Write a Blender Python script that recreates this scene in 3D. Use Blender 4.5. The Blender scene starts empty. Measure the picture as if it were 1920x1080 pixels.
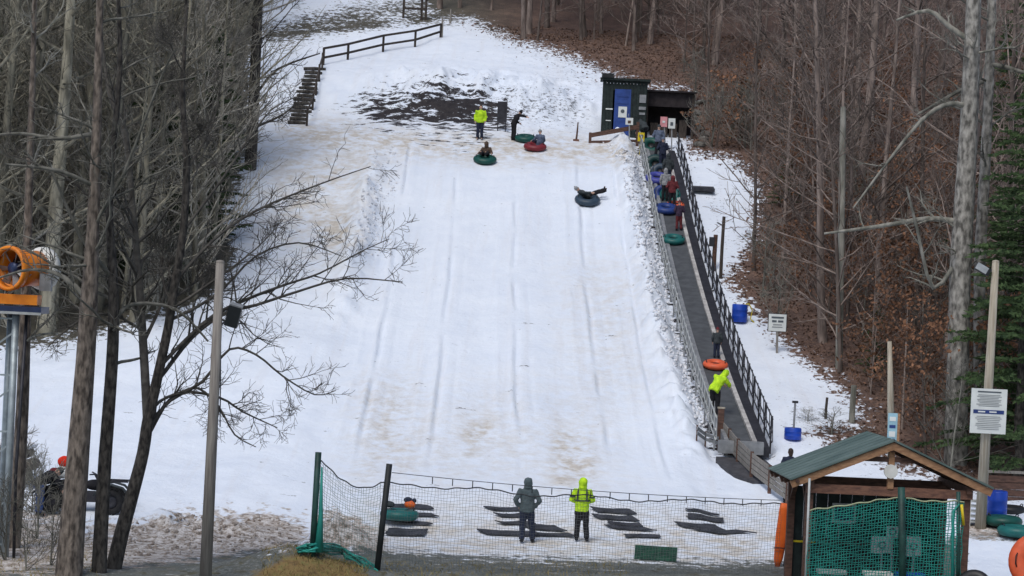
import bpy, math, random
import numpy as np
from mathutils import Vector, Matrix
R = math.radians
rng = random.Random(11)
sc = bpy.context.scene
col = sc.collection

# ------------------------------------------------------------------ camera, sky, sun, exposure
FPX, CAMZ, ROLL = 4000.0, 7.0, 2.8          # focal length in px of a 1920 wide frame, eye height, roll
cam = bpy.data.cameras.new('camera'); cam.lens = 36.0 * FPX / 1920.0; cam.sensor_width = 36
cam.clip_end = 2000; cam.clip_start = 0.5
camo = bpy.data.objects.new('camera', cam); col.objects.link(camo)
camo.location = (0, 0, CAMZ); camo.rotation_euler = (R(90), R(-ROLL), 0)
sc.camera = camo
SUN_EL, SUN_AZ = 58, 205                     # azimuth measured clockwise from +Y
w = bpy.data.worlds.new('World'); sc.world = w; w.use_nodes = True
nt = w.node_tree; bg = nt.nodes['Background']
sky = nt.nodes.new('ShaderNodeTexSky'); sky.sky_type = 'NISHITA'; sky.sun_disc = False
sky.sun_elevation = R(SUN_EL); sky.sun_rotation = R(SUN_AZ); sky.dust_density = 2.5; sky.ozone_density = 1.0; sky.air_density = 1.0
hs = nt.nodes.new('ShaderNodeHueSaturation'); hs.inputs['Saturation'].default_value = 0.95   # cloud cover
nt.links.new(sky.outputs[0], hs.inputs['Color']); nt.links.new(hs.outputs[0], bg.inputs[0]); bg.inputs[1].default_value = 0.11
sun = bpy.data.lights.new('sun', 'SUN'); sun.energy = 1.2; sun.angle = R(25); sun.color = (1.0, 0.98, 0.95)
suno = bpy.data.objects.new('sun', sun); col.objects.link(suno)
a, e = R(SUN_AZ), R(SUN_EL)
sd = Vector((math.sin(a) * math.cos(e), math.cos(a) * math.cos(e), math.sin(e)))
suno.rotation_euler = sd.to_track_quat('Z', 'Y').to_euler(); suno.location = sd * 80
sc.view_settings.view_transform = 'Standard'; sc.view_settings.look = 'None'
sc.view_settings.exposure = 0.23; sc.view_settings.gamma = 1.0; sc.view_settings.use_curve_mapping = False

sc.cycles.max_bounces = 5; sc.cycles.diffuse_bounces = 3; sc.cycles.glossy_bounces = 2; sc.cycles.transparent_max_bounces = 4

# ------------------------------------------------------------------ helpers
CR, SR = math.cos(R(ROLL)), math.sin(R(ROLL))
def ray(px, py):
    dx, dy = px - 960.0, py - 540.0
    return (dx * CR + dy * SR) / FPX, (dy * CR - dx * SR) / FPX      # x per metre of Y, drop per metre of Y
def P(px, py, Y):
    u, v = ray(px, py); return Vector((u * Y, Y, CAMZ - v * Y))
def project(x, y, z):
    u = x / y * FPX; v = (CAMZ - z) / y * FPX
    return u * CR - v * SR + 960, u * SR + v * CR + 540

def hash2(ix, iy, s):
    h = np.sin(ix * 127.1 + iy * 311.7 + s * 74.7) * 43758.5453
    return h - np.floor(h)
def vn(x, y, s=0):
    ix, iy = np.floor(x), np.floor(y); fx, fy = x - ix, y - iy
    fx = fx * fx * (3 - 2 * fx); fy = fy * fy * (3 - 2 * fy)
    a = hash2(ix, iy, s); b = hash2(ix + 1, iy, s); c = hash2(ix, iy + 1, s); d = hash2(ix + 1, iy + 1, s)
    return (a * (1 - fx) + b * fx) * (1 - fy) + (c * (1 - fx) + d * fx) * fy - 0.5
def fbm(x, y, s=0, o=4):
    t = 0; k = 1.0
    for i in range(o):
        t = t + k * vn(x, y, s + i * 13); x = x * 2.03 + 5.2; y = y * 2.03 + 1.7; k *= 0.5
    return t
def sstep(a, b, x):
    t = np.clip((x - a) / (b - a), 0, 1); return t * t * (3 - 2 * t)

# ------------------------------------------------------------------ shape of the hill
PY = np.array([-400, 40, 58.5, 63.5, 67.5, 74, 83.5, 94.5, 104, 107.5, 112, 118, 135, 200, 420.])
PZ = np.array([-.3, -.1, 0.0, .65, 1.26, 2.745, 5.43, 9.29, 13.24, 14.35, 15.4, 18.0, 23.7, 46.0, 130.])
def pchip_slopes(x, y):
    h = np.diff(x); d = np.diff(y) / h; m = np.zeros(len(x))
    for i in range(1, len(x) - 1):
        w1, w2 = 2 * h[i] + h[i - 1], h[i] + 2 * h[i - 1]
        m[i] = (w1 + w2) / (w1 / d[i - 1] + w2 / d[i]) if d[i - 1] * d[i] > 0 else 0
    m[0], m[-1] = d[0], d[-1]; return m
PM = pchip_slopes(PY, PZ)
def prof(Y):
    Y = np.clip(Y, PY[0], PY[-1]); i = np.clip(np.searchsorted(PY, Y) - 1, 0, len(PY) - 2)
    h = PY[i + 1] - PY[i]; t = (Y - PY[i]) / h
    return ((1 + 2 * t) * (1 - t) ** 2 * PZ[i] + t * (1 - t) ** 2 * h * PM[i] + t * t * (3 - 2 * t) * PZ[i + 1] + t * t * (t - 1) * h * PM[i + 1])
def convx(Y): return 6.87 + (107 - Y) * 0.0286             # centre line of the conveyor
LANES = (-5.5, -3.1, -0.3, 2.65, 4.5)
def H(x, Y):
    x = np.asarray(x, float); Y = np.asarray(Y, float)
    z = prof(Y)
    k = (104 - Y) * 0.018
    groom = sstep(-7.4, -6.4, x - k) * (1 - sstep(5.0, 5.6, x - k)) * sstep(58, 62, Y) * (1 - sstep(107, 110, Y))
    flat = (1 - sstep(40, 52, Y)) + sstep(55, 45, Y) * 0
    wild = 1 - groom
    amp = wild * sstep(56, 62, Y)
    z = z + amp * (0.35 * fbm(x / 9, Y / 9, 3, 3) + 0.10 * fbm(x / 1.6, Y / 1.6, 7, 3)) + 0.05 * fbm(x / .8, Y / .8, 5, 2) * (1 - groom)
    z = z + groom * (0.05 * fbm(x / 1.3, Y / 6, 9, 3) + 0.02 * fbm(x / .35, Y / 1.2, 19, 2))
    run = sstep(66, 72, Y) * (1 - sstep(104, 106.5, Y))
    for i, l in enumerate(LANES):
        d = x - k - l - 0.13 * fbm(Y / 6 + i * 9, Y * 0, 31, 3)
        md = np.clip(.55 + 1.5 * fbm(Y / 2.5 + i * 5, x * 0 + i, 33, 3), .05, 1.2)
        z = z + run * md * (0.085 * np.exp(-(d / 0.09) ** 2) - 0.085 * np.exp(-((d - .19) / 0.085) ** 2) + .04 * np.exp(-((d + .55) / .06) ** 2) - .03 * np.exp(-((d - .7) / .07) ** 2)) - run * .07 * np.exp(-((d + 1.25) / .62) ** 2)
    # banks either side of the run
    d = x - k + 7.0
    z = z + sstep(80, 90, Y) * (1 - sstep(97, 106, Y)) * (0.7 * np.exp(-(d / 0.6) ** 2) * (1 + 1.0 * fbm(x / .7, Y / .7, 21, 3)))
    d = x - convx(Y) + 1.75
    bank = sstep(68, 74, Y) * (1 - sstep(109, 112, Y))
    z = z + bank * 0.42 * np.exp(-(d / 0.45) ** 2) * (1 + 1.3 * fbm(x / .55, Y / .55, 23, 3))
    # trench that carries the conveyor
    d = np.abs(x - convx(Y))
    z = z - sstep(69, 71, Y) * (1 - sstep(108, 110, Y)) * 0.25 * (1 - sstep(.95, 1.35, d))
    # heap of bare earth behind the start
    px_ = (x - P_HEAP[0]) / 6.5; py_ = (Y - P_HEAP[1]) / 3.5
    z = z + 1.3 * np.exp(-(px_ ** 2 + py_ ** 2)) * (1 + .9 * fbm(x / 1.1, Y / 1.1, 41, 4)) 
    # dirty heap ploughed up at the foot, left, and the grassy hump in the foreground
    px_ = (x + 8.8) / 2.6; py_ = (Y - 57.2) / 1.5
    z = z + 0.45 * np.exp(-(px_ ** 2 + py_ ** 2)) * (1 + 1.2 * fbm(x / .6, Y / .6, 43, 4))
    px_ = (x + 4.1) / .8; py_ = (Y - 55.6) / .7
    z = z + 0.75 * np.exp(-(px_ ** 2 + py_ ** 2)) * (1 + 1.0 * fbm(x / .4, Y / .4, 47, 3))
    px_ = (x + 5.0) / 1.3; py_ = (Y - 51.2) / 1.0
    z = z + 0.62 * np.exp(-(px_ ** 2 + py_ ** 2))
    px_ = (x - 13.0) / 1.5; py_ = (Y - 50.9) / 1.9
    z = z + 0.62 * np.exp(-(px_ ** 4 + py_ ** 4))
    return z
P_HEAP = (-2.3, 115.5)
def hit(px, py, dz=0.0):
    u, v = ray(px, py)
    Y = np.concatenate([np.arange(44, 135, .15), np.arange(135, 400, 1.0)])
    d = H(u * Y, Y) + dz - (CAMZ - v * Y)
    i = int(np.argmax(d >= 0))
    if d[i] < 0: i = len(Y) - 1
    t = d[i - 1] / (d[i - 1] - d[i]) if i > 0 and d[i] != d[i - 1] else 0
    y = Y[i - 1] + (Y[i] - Y[i - 1]) * t
    return Vector((u * y, y, CAMZ - v * y))
def gz(x, y): return float(H(x, y))
def gpt(x, y, dz=0): return Vector((x, y, gz(x, y) + dz))

# ------------------------------------------------------------------ materials
def newmat(name):
    m = bpy.data.materials.new(name); m.use_nodes = True
    return m, m.node_tree, m.node_tree.nodes['Principled BSDF']
def mat(name, c1, c2=None, scale=6.0, rough=.8, bump=0.0, bscale=None, metal=0.0, stretch=None, spec=0.35):
    m, t, b = newmat(name)
    b.inputs['Roughness'].default_value = rough; b.inputs['Metallic'].default_value = metal
    b.inputs['Specular IOR Level'].default_value = spec
    if c2 is None: c2 = tuple(v * .72 for v in c1)
    tc = t.nodes.new('ShaderNodeTexCoord'); src = tc.outputs['Object']
    if stretch:
        mp = t.nodes.new('ShaderNodeMapping'); mp.inputs['Scale'].default_value = stretch
        t.links.new(src, mp.inputs[0]); src = mp.outputs[0]
    n = t.nodes.new('ShaderNodeTexNoise'); n.inputs['Scale'].default_value = scale; n.inputs['Detail'].default_value = 5
    t.links.new(src, n.inputs['Vector'])
    r = t.nodes.new('ShaderNodeValToRGB'); r.color_ramp.elements[0].position = .35; r.color_ramp.elements[1].position = .66
    r.color_ramp.elements[0].color = (*c2, 1); r.color_ramp.elements[1].color = (*c1, 1)
    t.links.new(n.outputs[0], r.inputs[0]); t.links.new(r.outputs[0], b.inputs['Base Color'])
    if bump:
        n2 = t.nodes.new('ShaderNodeTexNoise'); n2.inputs['Scale'].default_value = bscale or scale * 3; n2.inputs['Detail'].default_value = 6
        t.links.new(src, n2.inputs['Vector'])
        bp = t.nodes.new('ShaderNodeBump'); bp.inputs['Strength'].default_value = bump; bp.inputs['Distance'].default_value = .03
        t.links.new(n2.outputs[0], bp.inputs['Height']); t.links.new(bp.outputs[0], b.inputs['Normal'])
    return m
def varied(name, c1, c2, scale, rough=.85, dv=.5, stretch=(1, 1, 1), bump=.3):
    """like mat(), with a tone of its own for every object (bark, leaves)"""
    m = mat(name, c1, c2, scale, rough, bump, stretch=stretch); t = m.node_tree; b = t.nodes['Principled BSDF']
    oi = t.nodes.new('ShaderNodeObjectInfo'); mr = t.nodes.new('ShaderNodeMapRange')
    mr.inputs['To Min'].default_value = 1 - dv; mr.inputs['To Max'].default_value = 1 + dv
    t.links.new(oi.outputs['Random'], mr.inputs[0])
    hsv = t.nodes.new('ShaderNodeHueSaturation'); t.links.new(mr.outputs[0], hsv.inputs['Value'])
    l = b.inputs['Base Color'].links[0]; src = l.from_socket; t.links.remove(l)
    t.links.new(src, hsv.inputs['Color']); t.links.new(hsv.outputs[0], b.inputs['Base Color'])
    return m
M = {}
M['bark_grey'] = varied('bark_grey', (.27, .26, .225), (.11, .11, .09), 5, dv=.45, stretch=(1, 1, .25))
M['bark_left'] = varied('bark_left', (.27, .25, .19), (.085, .08, .06), 5, dv=.5, stretch=(1, 1, .25))
M['bark_right'] = varied('bark_right', (.27, .215, .185), (.105, .082, .07), 5, dv=.5, stretch=(1, 1, .25))
M['bark_dark'] = mat('bark_dark', (.10, .09, .078), (.02, .018, .017), 13, .95, 1.0, stretch=(1, 1, .4), bscale=24)
M['twig_mid'] = mat('twig_mid', (.12, .112, .098), (.055, .05, .045), 6, .9, .3)
M['twig_pale'] = varied('twig_pale', (.38, .355, .30), (.16, .15, .125), 6, dv=.35)
M['bark_brown'] = mat('bark_brown', (.24, .20, .165), (.055, .045, .038), 11, .95, 1.0, stretch=(1, 1, .35), bscale=22)
M['bark_pale'] = mat('bark_pale', (.40, .38, .34), (.09, .085, .075), 7, .9, .5, stretch=(1, 1, .5))
M['needles'] = varied('needles', (.060, .098, .034), (.022, .042, .016), 2, dv=.35, bump=0)
M['beech_leaf'] = varied('beech_leaf', (.26, .13, .07), (.10, .05, .03), 3, dv=.35, bump=0)
M['old_wood'] = mat('old_wood', (.30, .28, .25), (.17, .155, .14), 6, .9, .4, stretch=(4, 4, .4))
M['pole_wood'] = mat('pole_wood', (.31, .29, .26), (.19, .17, .155), 5, .9, .4, stretch=(4, 4, .25))
M['pale_wood'] = mat('pale_wood', (.46, .42, .34), (.30, .26, .20), 5, .9, .4, stretch=(4, 4, .25))
M['dark_wood'] = mat('dark_wood', (.075, .06, .05), (.035, .028, .025), 6, .9, .4, stretch=(3, 3, .6))
M['red_wood'] = mat('red_wood', (.23, .115, .075), (.12, .06, .045), 5, .75, .3, stretch=(1, 3, 3))
M['brown_wood'] = mat('brown_wood', (.14, .075, .055), (.07, .04, .03), 5, .8, .3, stretch=(1, 3, 3))
M['tan_wood'] = mat('tan_wood', (.42, .24, .13), (.25, .13, .07), 5, .7, .3, stretch=(1, 3, 3))
M['roof_green'] = mat('roof_green', (.125, .175, .162), (.075, .115, .107), 1.3, .6, .2)
M['green_post'] = mat('green_post', (.02, .075, .062), (.008, .03, .026), 3, .55, .1)
M['black_post'] = mat('black_post', (.022, .026, .028), (.01, .012, .013), 3, .6, .1)
M['net_dark'] = mat('net_dark', (.16, .175, .18), (.09, .10, .10), 3, .8)
M['rope_dark'] = mat('rope_dark', (.06, .065, .07), None, 3, .8)
M['net_green'] = mat('net_green', (.03, .33, .27), (.012, .17, .145), 1.2, .6)
M['net_sage'] = mat('net_sage', (.14, .24, .21), (.08, .15, .13), 3, .8)
M['rope_pale'] = mat('rope_pale', (.42, .45, .28), (.28, .32, .2), 6, .8)
M['mat_rubber'] = mat('mat_rubber', (.05, .052, .064), (.02, .021, .027), 5, .7, .5)
M['mat_green'] = mat('mat_green', (.012, .075, .045), (.006, .035, .025), 8, .8, .4)
M['shed_green'] = mat('shed_green', (.022, .034, .032), (.012, .018, .018), 4, .8, .2)
M['shed_brown'] = mat('shed_brown', (.035, .028, .03), (.018, .014, .016), 4, .85, .2)
M['door_blue'] = mat('door_blue', (.03, .075, .30), (.02, .05, .20), 3, .5)
M['barrel_blue'] = mat('barrel_blue', (.015, .07, .48), (.01, .05, .34), 3, .4)
M['sign_white'] = mat('sign_white', (.74, .77, .74), (.66, .69, .67), 3, .5)
M['sign_blue'] = mat('sign_blue', (.03, .06, .22), None, 3, .5)
M['sign_ink'] = mat('sign_ink', (.10, .12, .14), None, 3, .6)
M['sign_pink'] = mat('sign_pink', (.75, .33, .35), None, 3, .5)
M['sign_cyan'] = mat('sign_cyan', (.35, .58, .68), None, 3, .5)
M['yellow'] = mat('yellow', (.75, .58, .02), (.6, .45, .02), 3, .5)
M['belt'] = mat('belt', (.085, .092, .10), (.055, .06, .066), 3, .7, .2)
M['landing'] = mat('landing', (.07, .07, .078), (.04, .04, .046), 4, .8, .3)
M['metal_grey'] = mat('metal_grey', (.33, .34, .35), (.22, .23, .24), 4, .5, .1, metal=.3)
M['metal_pale'] = mat('metal_pale', (.50, .52, .52), (.36, .38, .37), 4, .5, .1, metal=.2)
M['metal_dark'] = mat('metal_dark', (.05, .05, .06), (.025, .025, .03), 4, .5, .1, metal=.3)
M['curb'] = mat('curb', (.50, .49, .47), (.30, .29, .28), 3, .8, .2)
M['hivis'] = mat('hivis', (.58, .86, .025), (.34, .58, .015), 7, .8, .6)
M['reflect'] = mat('reflect', (.05, .06, .06), None, 5, .6)
M['orange_plastic'] = mat('orange_plastic', (.85, .27, .02), (.62, .16, .01), 3, .45, .1)
M['orange_pad'] = mat('orange_pad', (.80, .15, .02), (.6, .10, .015), 3, .6, .2)
M['white_plastic'] = mat('white_plastic', (.76, .76, .72), (.62, .62, .58), 4, .5)
M['steel_blue'] = mat('steel_blue', (.03, .05, .12), (.02, .03, .07), 3, .4, metal=.2)
M['galv'] = mat('galv', (.40, .46, .48), (.27, .31, .33), 5, .5, .1, metal=.4)
for n_, c_ in dict(teal=(.012, .13, .12), green=(.008, .075, .06), darkgreen=(.01, .045, .045), blue=(.02, .05, .21), slate=(.035, .06, .09), red=(.20, .022, .03), orange=(.75, .13, .05), violet=(.06, .07, .33), black=(.018, .018, .02)).items():
    M['tube_' + n_] = mat('tube_' + n_, c_, tuple(v * .75 for v in c_), 4, .45, .15)
for n_, c_ in dict(black=(.014, .014, .018), navy=(.02, .027, .055), charcoal=(.045, .055, .06), greyblue=(.085, .115, .125), jeans=(.04, .08, .22), maroon=(.14, .025, .03), brown=(.09, .06, .045), heather=(.30, .31, .32), steel=(.12, .15, .22), red=(.7, .03, .01), purple=(.05, .03, .06)).items():
    M['cloth_' + n_] = mat('cloth_' + n_, c_, tuple(v * .7 for v in c_), 9, .9, .3)
M['skin'] = mat('skin', (.56, .36, .27), (.50, .31, .23), 6, .6)
M['hair'] = mat('hair', (.035, .022, .015), None, 12, .7, .3)
M['tyre'] = mat('tyre', (.018, .018, .02), (.01, .01, .011), 8, .85, .4)
M['lamp_body'] = mat('lamp_body', (.022, .026, .03), None, 4, .5)
M['lamp_glass'] = mat('lamp_glass', (.45, .48, .5), None, 4, .2)
M['litter'] = varied('litter', (.26, .165, .12), (.10, .062, .046), 40, dv=.1, bump=0)
M['snow_clod'] = mat('snow_clod', (.80, .82, .86), (.62, .63, .66), 4, .75, .4)
M['earth'] = mat('earth', (.06, .05, .045), (.028, .024, .024), 5, .95, .5)

# ------------------------------------------------------------------ mesh building
class MB:
    def __init__(s): s.v = []; s.f = []
    def add(s, vs, fs):
        o = len(s.v); s.v += [tuple(p) for p in vs]; s.f += [tuple(i + o for i in f) for f in fs]; return s
    def box(s, c, sz, rot=None):
        hx, hy, hz = sz[0] / 2, sz[1] / 2, sz[2] / 2
        p = [Vector((x, y, z)) for z in (-hz, hz) for y in (-hy, hy) for x in (-hx, hx)]
        if rot is not None: p = [rot @ q for q in p]
        c = Vector(c); p = [q + c for q in p]
        return s.add(p, [(0, 2, 3, 1), (4, 5, 7, 6), (0, 1, 5, 4), (2, 6, 7, 3), (0, 4, 6, 2), (1, 3, 7, 5)])
    def beam(s, a, b, w, h, up=(0, 0, 1)):
        a, b = Vector(a), Vector(b); d = (b - a); L = d.length; d.normalize(); up = Vector(up)
        x = d.cross(up)
        if x.length < 1e-4: x = d.cross(Vector((0, 1, 0)))
        x.normalize(); z = x.cross(d)
        m = Matrix((x, d, z)).transposed()
        return s.box((a + b) / 2, (w, L, h), m)
    def tube(s, pts, rad, k=6, cap=True, right=None):
        pts = [Vector(p) for p in pts]; n = len(pts)
        if not hasattr(rad, '__len__'): rad = [rad] * n
        vs = []; x = None
        for i in range(n):
            d = pts[min(i + 1, n - 1)] - pts[max(i - 1, 0)]
            if d.length < 1e-9: d = Vector((0, 0, 1))
            d.normalize()
            if x is None or right is not None:
                q = Vector(right) if right is not None else (Vector((1, 0, 0)) if abs(d.x) < .8 else Vector((0, 1, 0)))
                x = q - d * q.dot(d)
            else: x = x - d * x.dot(d)
            if x.length < 1e-5: x = d.orthogonal()
            x.normalize(); y = d.cross(x)
            r = rad[i]; rx, ry = (r if hasattr(r, '__len__') else (r, r))
            for j in range(k):
                t = 2 * math.pi * j / k; vs.append(pts[i] + x * (rx * math.cos(t)) + y * (ry * math.sin(t)))
        fs = [(i * k + j, i * k + (j + 1) % k, (i + 1) * k + (j + 1) % k, (i + 1) * k + j) for i in range(n - 1) for j in range(k)]
        if cap: fs += [tuple(range(k - 1, -1, -1)), tuple((n - 1) * k + j for j in range(k))]
        return s.add(vs, fs)
    def ell(s, c, r, k=10, m=7, rot=None):
        c = Vector(c); vs = []
        for i in range(m + 1):
            th = math.pi * i / m
            for j in range(k):
                ph = 2 * math.pi * j / k
                q = Vector((r[0] * math.sin(th) * math.cos(ph), r[1] * math.sin(th) * math.sin(ph), r[2] * math.cos(th)))
                if rot is not None: q = rot @ q
                vs.append(c + q)
        fs = [(i * k + j, (i + 1) * k + j, (i + 1) * k + (j + 1) % k, i * k + (j + 1) % k) for i in range(m) for j in range(k)]
        return s.add(vs, fs)
    def lathe(s, prof_, k=20, c=(0, 0, 0), rot=None, closed=False):
        c = Vector(c); vs = []
        for (r, z) in prof_:
            for j in range(k):
                t = 2 * math.pi * j / k; q = Vector((r * math.cos(t), r * math.sin(t), z))
                if rot is not None: q = rot @ q
                vs.append(c + q)
        n = len(prof_)
        fs = [(i * k + j, i * k + (j + 1) % k, ((i + 1) % n) * k + (j + 1) % k, ((i + 1) % n) * k + j) for i in range(n if closed else n - 1) for j in range(k)]
        return s.add(vs, fs)
    def build(s, name, m, parent=None, smooth=False, loc=None, rz=None):
        me = bpy.data.meshes.new(name); me.from_pydata(s.v, [], s.f); me.update()
        if smooth: me.polygons.foreach_set('use_smooth', [True] * len(me.polygons))
        me.materials.append(M[m] if isinstance(m, str) else m)
        return link(name, me, parent, loc, rz)
def link(name, me, parent=None, loc=None, rz=None):
    o = bpy.data.objects.new(name, me); col.objects.link(o)
    if parent is not None: o.parent = parent
    if loc is not None: o.location = loc
    if rz is not None: o.rotation_euler = (0, 0, rz)
    return o
def tag(o, label, cat, group=None, kind=None):
    if label: o['label'] = label
    if cat: o['category'] = cat
    if group: o['group'] = group
    if kind: o['kind'] = kind
    return o
def thing(name, loc, label, cat, rz=0.0, group=None, rot=None):
    o = bpy.data.objects.new(name, None); col.objects.link(o); o.location = loc
    o.rotation_euler = rot if rot is not None else (0, 0, rz); o.empty_display_size = .2
    return tag(o, label, cat, group)
def copy_tree(root, loc, rz, scale=1.0, label=None, group=None, tilt=(0, 0)):
    r = root.copy(); col.objects.link(r); r.location = loc; r.rotation_euler = (tilt[0], tilt[1], rz); r.scale = (scale,) * 3 if not hasattr(scale, '__len__') else scale
    if label: r['label'] = label
    if group: r['group'] = group
    for ch in root.children:
        c = ch.copy(); col.objects.link(c); c.parent = r
        for g in ch.children:
            d = g.copy(); col.objects.link(d); d.parent = c
    return r

# ------------------------------------------------------------------ ground: one sheet with masks for what covers it
LEFT_WOOD = [(-900, 720), (-100, 672), (50, 648), (230, 616), (330, 580), (420, 548), (440, 480), (425, 400), (448, 320), (468, 250), (465, 130), (490, 50), (470, -300), (-900, -300)]
RIGHT_WOOD = [(835, 40), (880, 36), (960, 72), (1060, 100), (1190, 158), (1290, 172), (1296, 285), (1375, 298), (1425, 350), (1412, 440), (1385, 495), (1362, 525), (1420, 590), (1480, 650), (1560, 715), (1625, 775), (1600, 800), (1530, 812), (1620, 850), (1720, 880), (1850, 920), (2800, 930), (2800, -400), (700, -400), (790, 10)]
def sdist(poly, X, Yp):
    p = np.array(poly, float); n = len(p); d2 = np.full(X.shape, 1e18); ins = np.zeros(X.shape, bool)
    for i in range(n):
        a, b = p[i], p[(i + 1) % n]; e = b - a
        t = np.clip(((X - a[0]) * e[0] + (Yp - a[1]) * e[1]) / (e @ e), 0, 1)
        d2 = np.minimum(d2, (X - a[0] - t * e[0]) ** 2 + (Yp - a[1] - t * e[1]) ** 2)
        c = ((a[1] > Yp) != (b[1] > Yp))
        with np.errstate(divide='ignore', invalid='ignore'):
            ins ^= c & (X < (b[0] - a[0]) * (Yp - a[1]) / (b[1] - a[1] + 1e-12) + a[0])
    d = np.sqrt(d2); return np.where(ins, d, -d)
def soft(poly, X, Yp, Yw, width):      # 0.5 on the outline, fades over ±width metres
    return np.clip(.5 + sdist(poly, X, Yp) * Yw / FPX / (2 * width), 0, 1)
gx = np.concatenate([-np.geomspace(29, 260, 36)[::-1], np.concatenate([np.arange(-28.8, -8, .18), np.arange(-8, 9, .085), np.arange(9, 28.81, .18)]), np.geomspace(29, 260, 36)])
gy = np.concatenate([np.linspace(-120, 44, 24), np.arange(45, 132, .17), np.geomspace(132.3, 400, 60)])
GX, GY = np.meshgrid(gx, gy); GZ = H(GX, GY)
nx, ny = len(gx), len(gy)
co = np.stack([GX, GY, GZ], -1).reshape(-1, 3)
ii = np.arange((ny - 1) * nx).reshape(ny - 1, nx)[:, :-1].ravel()
fa = np.stack([ii, ii + 1, ii + nx + 1, ii + nx], -1)
me = bpy.data.meshes.new('ground'); me.vertices.add(len(co)); me.vertices.foreach_set('co', co.ravel())
me.loops.add(fa.size); me.loops.foreach_set('vertex_index', fa.ravel())
me.polygons.add(len(fa)); me.polygons.foreach_set('loop_start', np.arange(0, fa.size, 4)); me.polygons.foreach_set('use_smooth', np.ones(len(fa), bool))
me.update(); me.validate()
Yv = np.maximum(co[:, 1], 25); SX, SY = project(co[:, 0], Yv, np.where(co[:, 1] < 25, 0, co[:, 2]))
near = (co[:, 1] < 45)
lw = soft(LEFT_WOOD, SX, SY, Yv, 1.2); rw = soft(RIGHT_WOOD, SX, SY, Yv, 1.6)
# beyond the reach of the outlines everything is wood
far = sstep(138, 150, co[:, 1]); lw = np.where(near, 0, lw); rw = np.where(near, 0, np.maximum(rw, far))
patch = soft([(480, 60), (520, 30), (640, 5), (800, -20), (850, 30), (700, 52), (560, 85), (500, 100)], SX, SY, Yv, 2.0) * .78
band = soft([(500, 58), (600, 50), (700, 38), (800, 30), (830, 42), (700, 55), (600, 64), (500, 78)], SX, SY, Yv, .7) * .95
heap = soft([(650, 218), (690, 190), (750, 162), (850, 152), (925, 172), (965, 200), (955, 240), (900, 258), (830, 246), (770, 240), (720, 232)], SX, SY, Yv, 1.3)
speck = np.maximum.reduce([soft([(900, 150), (1120, 150), (1110, 245), (960, 260), (930, 200)], SX, SY, Yv, 2.5) * .55,
                           soft([(900, 40), (1100, 110), (1180, 165), (1090, 190), (930, 90)], SX, SY, Yv, 2.5) * .5,
                           soft([(1165, 290), (1205, 290), (1345, 790), (1300, 790)], SX, SY, Yv, .7) * .5,
                           soft([(690, 290), (745, 290), (720, 480), (670, 480)], SX, SY, Yv, .8) * .38,
                           soft([(1270, 300), (1430, 330), (1400, 520), (1330, 520)], SX, SY, Yv, 1.5) * .36,
                           soft([(500, 110), (600, 110), (590, 235), (530, 235)], SX, SY, Yv, 1.5) * .38,
                           soft([(1440, 700), (1600, 760), (1560, 850), (1440, 850)], SX, SY, Yv, 1.5) * .42])
lane = np.zeros(len(co)); kk = (104 - co[:, 1]) * .018
for i_, l_ in enumerate(LANES): lane = np.maximum(lane, np.exp(-((co[:, 0] - kk - l_ - .1 - .13 * fbm(co[:, 1] / 6 + i_ * 9, co[:, 1] * 0, 31, 3)) / .16) ** 2))
speck = np.maximum(speck, lane * .24 * sstep(66, 72, co[:, 1]) * (1 - sstep(103, 106, co[:, 1])))
speck = np.maximum(speck, .17 * sstep(60, 64, co[:, 1]) * (1 - sstep(125, 135, co[:, 1])))
conv_edge = np.exp(-((co[:, 0] - convx(co[:, 1])) / 1.05) ** 4) * sstep(68, 72, co[:, 1]) * (1 - sstep(108, 111, co[:, 1])) * .8
tan = np.maximum.reduce([soft([(870, 795), (915, 795), (930, 830), (880, 845)], SX, SY, Yv, .7) * .9, soft([(1035, 820), (1090, 815), (1110, 890), (1050, 900)], SX, SY, Yv, .8) * .95, soft([(690, 740), (760, 730), (770, 880), (690, 890)], SX, SY, Yv, 1.2) * .6, soft([(590, 410), (650, 400), (670, 450), (610, 460)], SX, SY, Yv, .8) * 1.0,
                         soft([(530, 236), (640, 240), (770, 258), (900, 262), (1180, 275), (1190, 295), (900, 290), (730, 275), (560, 280)], SX, SY, Yv, .9) * 1.0,
                         soft([(520, 250), (730, 265), (690, 330), (640, 460), (560, 470), (480, 420)], SX, SY, Yv, 2.0) * .55,
                         soft([(1090, 520), (1190, 520), (1180, 720), (1110, 740)], SX, SY, Yv, 2) * .34,
                         soft([(690, 760), (1120, 760), (1130, 900), (690, 900)], SX, SY, Yv, 2) * .33,
                         soft([(700, 980), (1480, 1000), (1480, 1060), (700, 1040)], SX, SY, Yv, 1.2) * .95])
gravel = np.where(co[:, 1] < 45, 1.0, soft([(-900, 1090), (-100, 1080), (230, 1062), (420, 1040), (560, 1020), (700, 1030), (900, 1042), (1150, 1050), (1300, 1053), (1460, 1056), (1600, 1040), (1820, 1006), (1920, 1002), (2600, 1030), (2600, 3000), (-900, 3000)], SX, SY, Yv, .35))
gravel = gravel * (1 - soft([(1812, 1012), (2060, 1012), (2060, 1100), (1812, 1090)], SX, SY, Yv, .2))
pile = soft([(215, 985), (330, 962), (480, 960), (570, 972), (580, 1030), (420, 1062), (220, 1090), (-100, 1100), (-100, 1040)], SX, SY, Yv, .8)
pile = np.maximum(pile, soft([(590, 965), (640, 955), (720, 1005), (720, 1040), (590, 1035)], SX, SY, Yv, .5))
pile = np.maximum(pile, soft([(-200, 960), (130, 950), (180, 1060), (-200, 1080)], SX, SY, Yv, 1.0) * .9)
pile = np.maximum(pile, soft([(1800, 975), (1990, 990), (1990, 1010), (1800, 1008)], SX, SY, Yv, .5))
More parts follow.
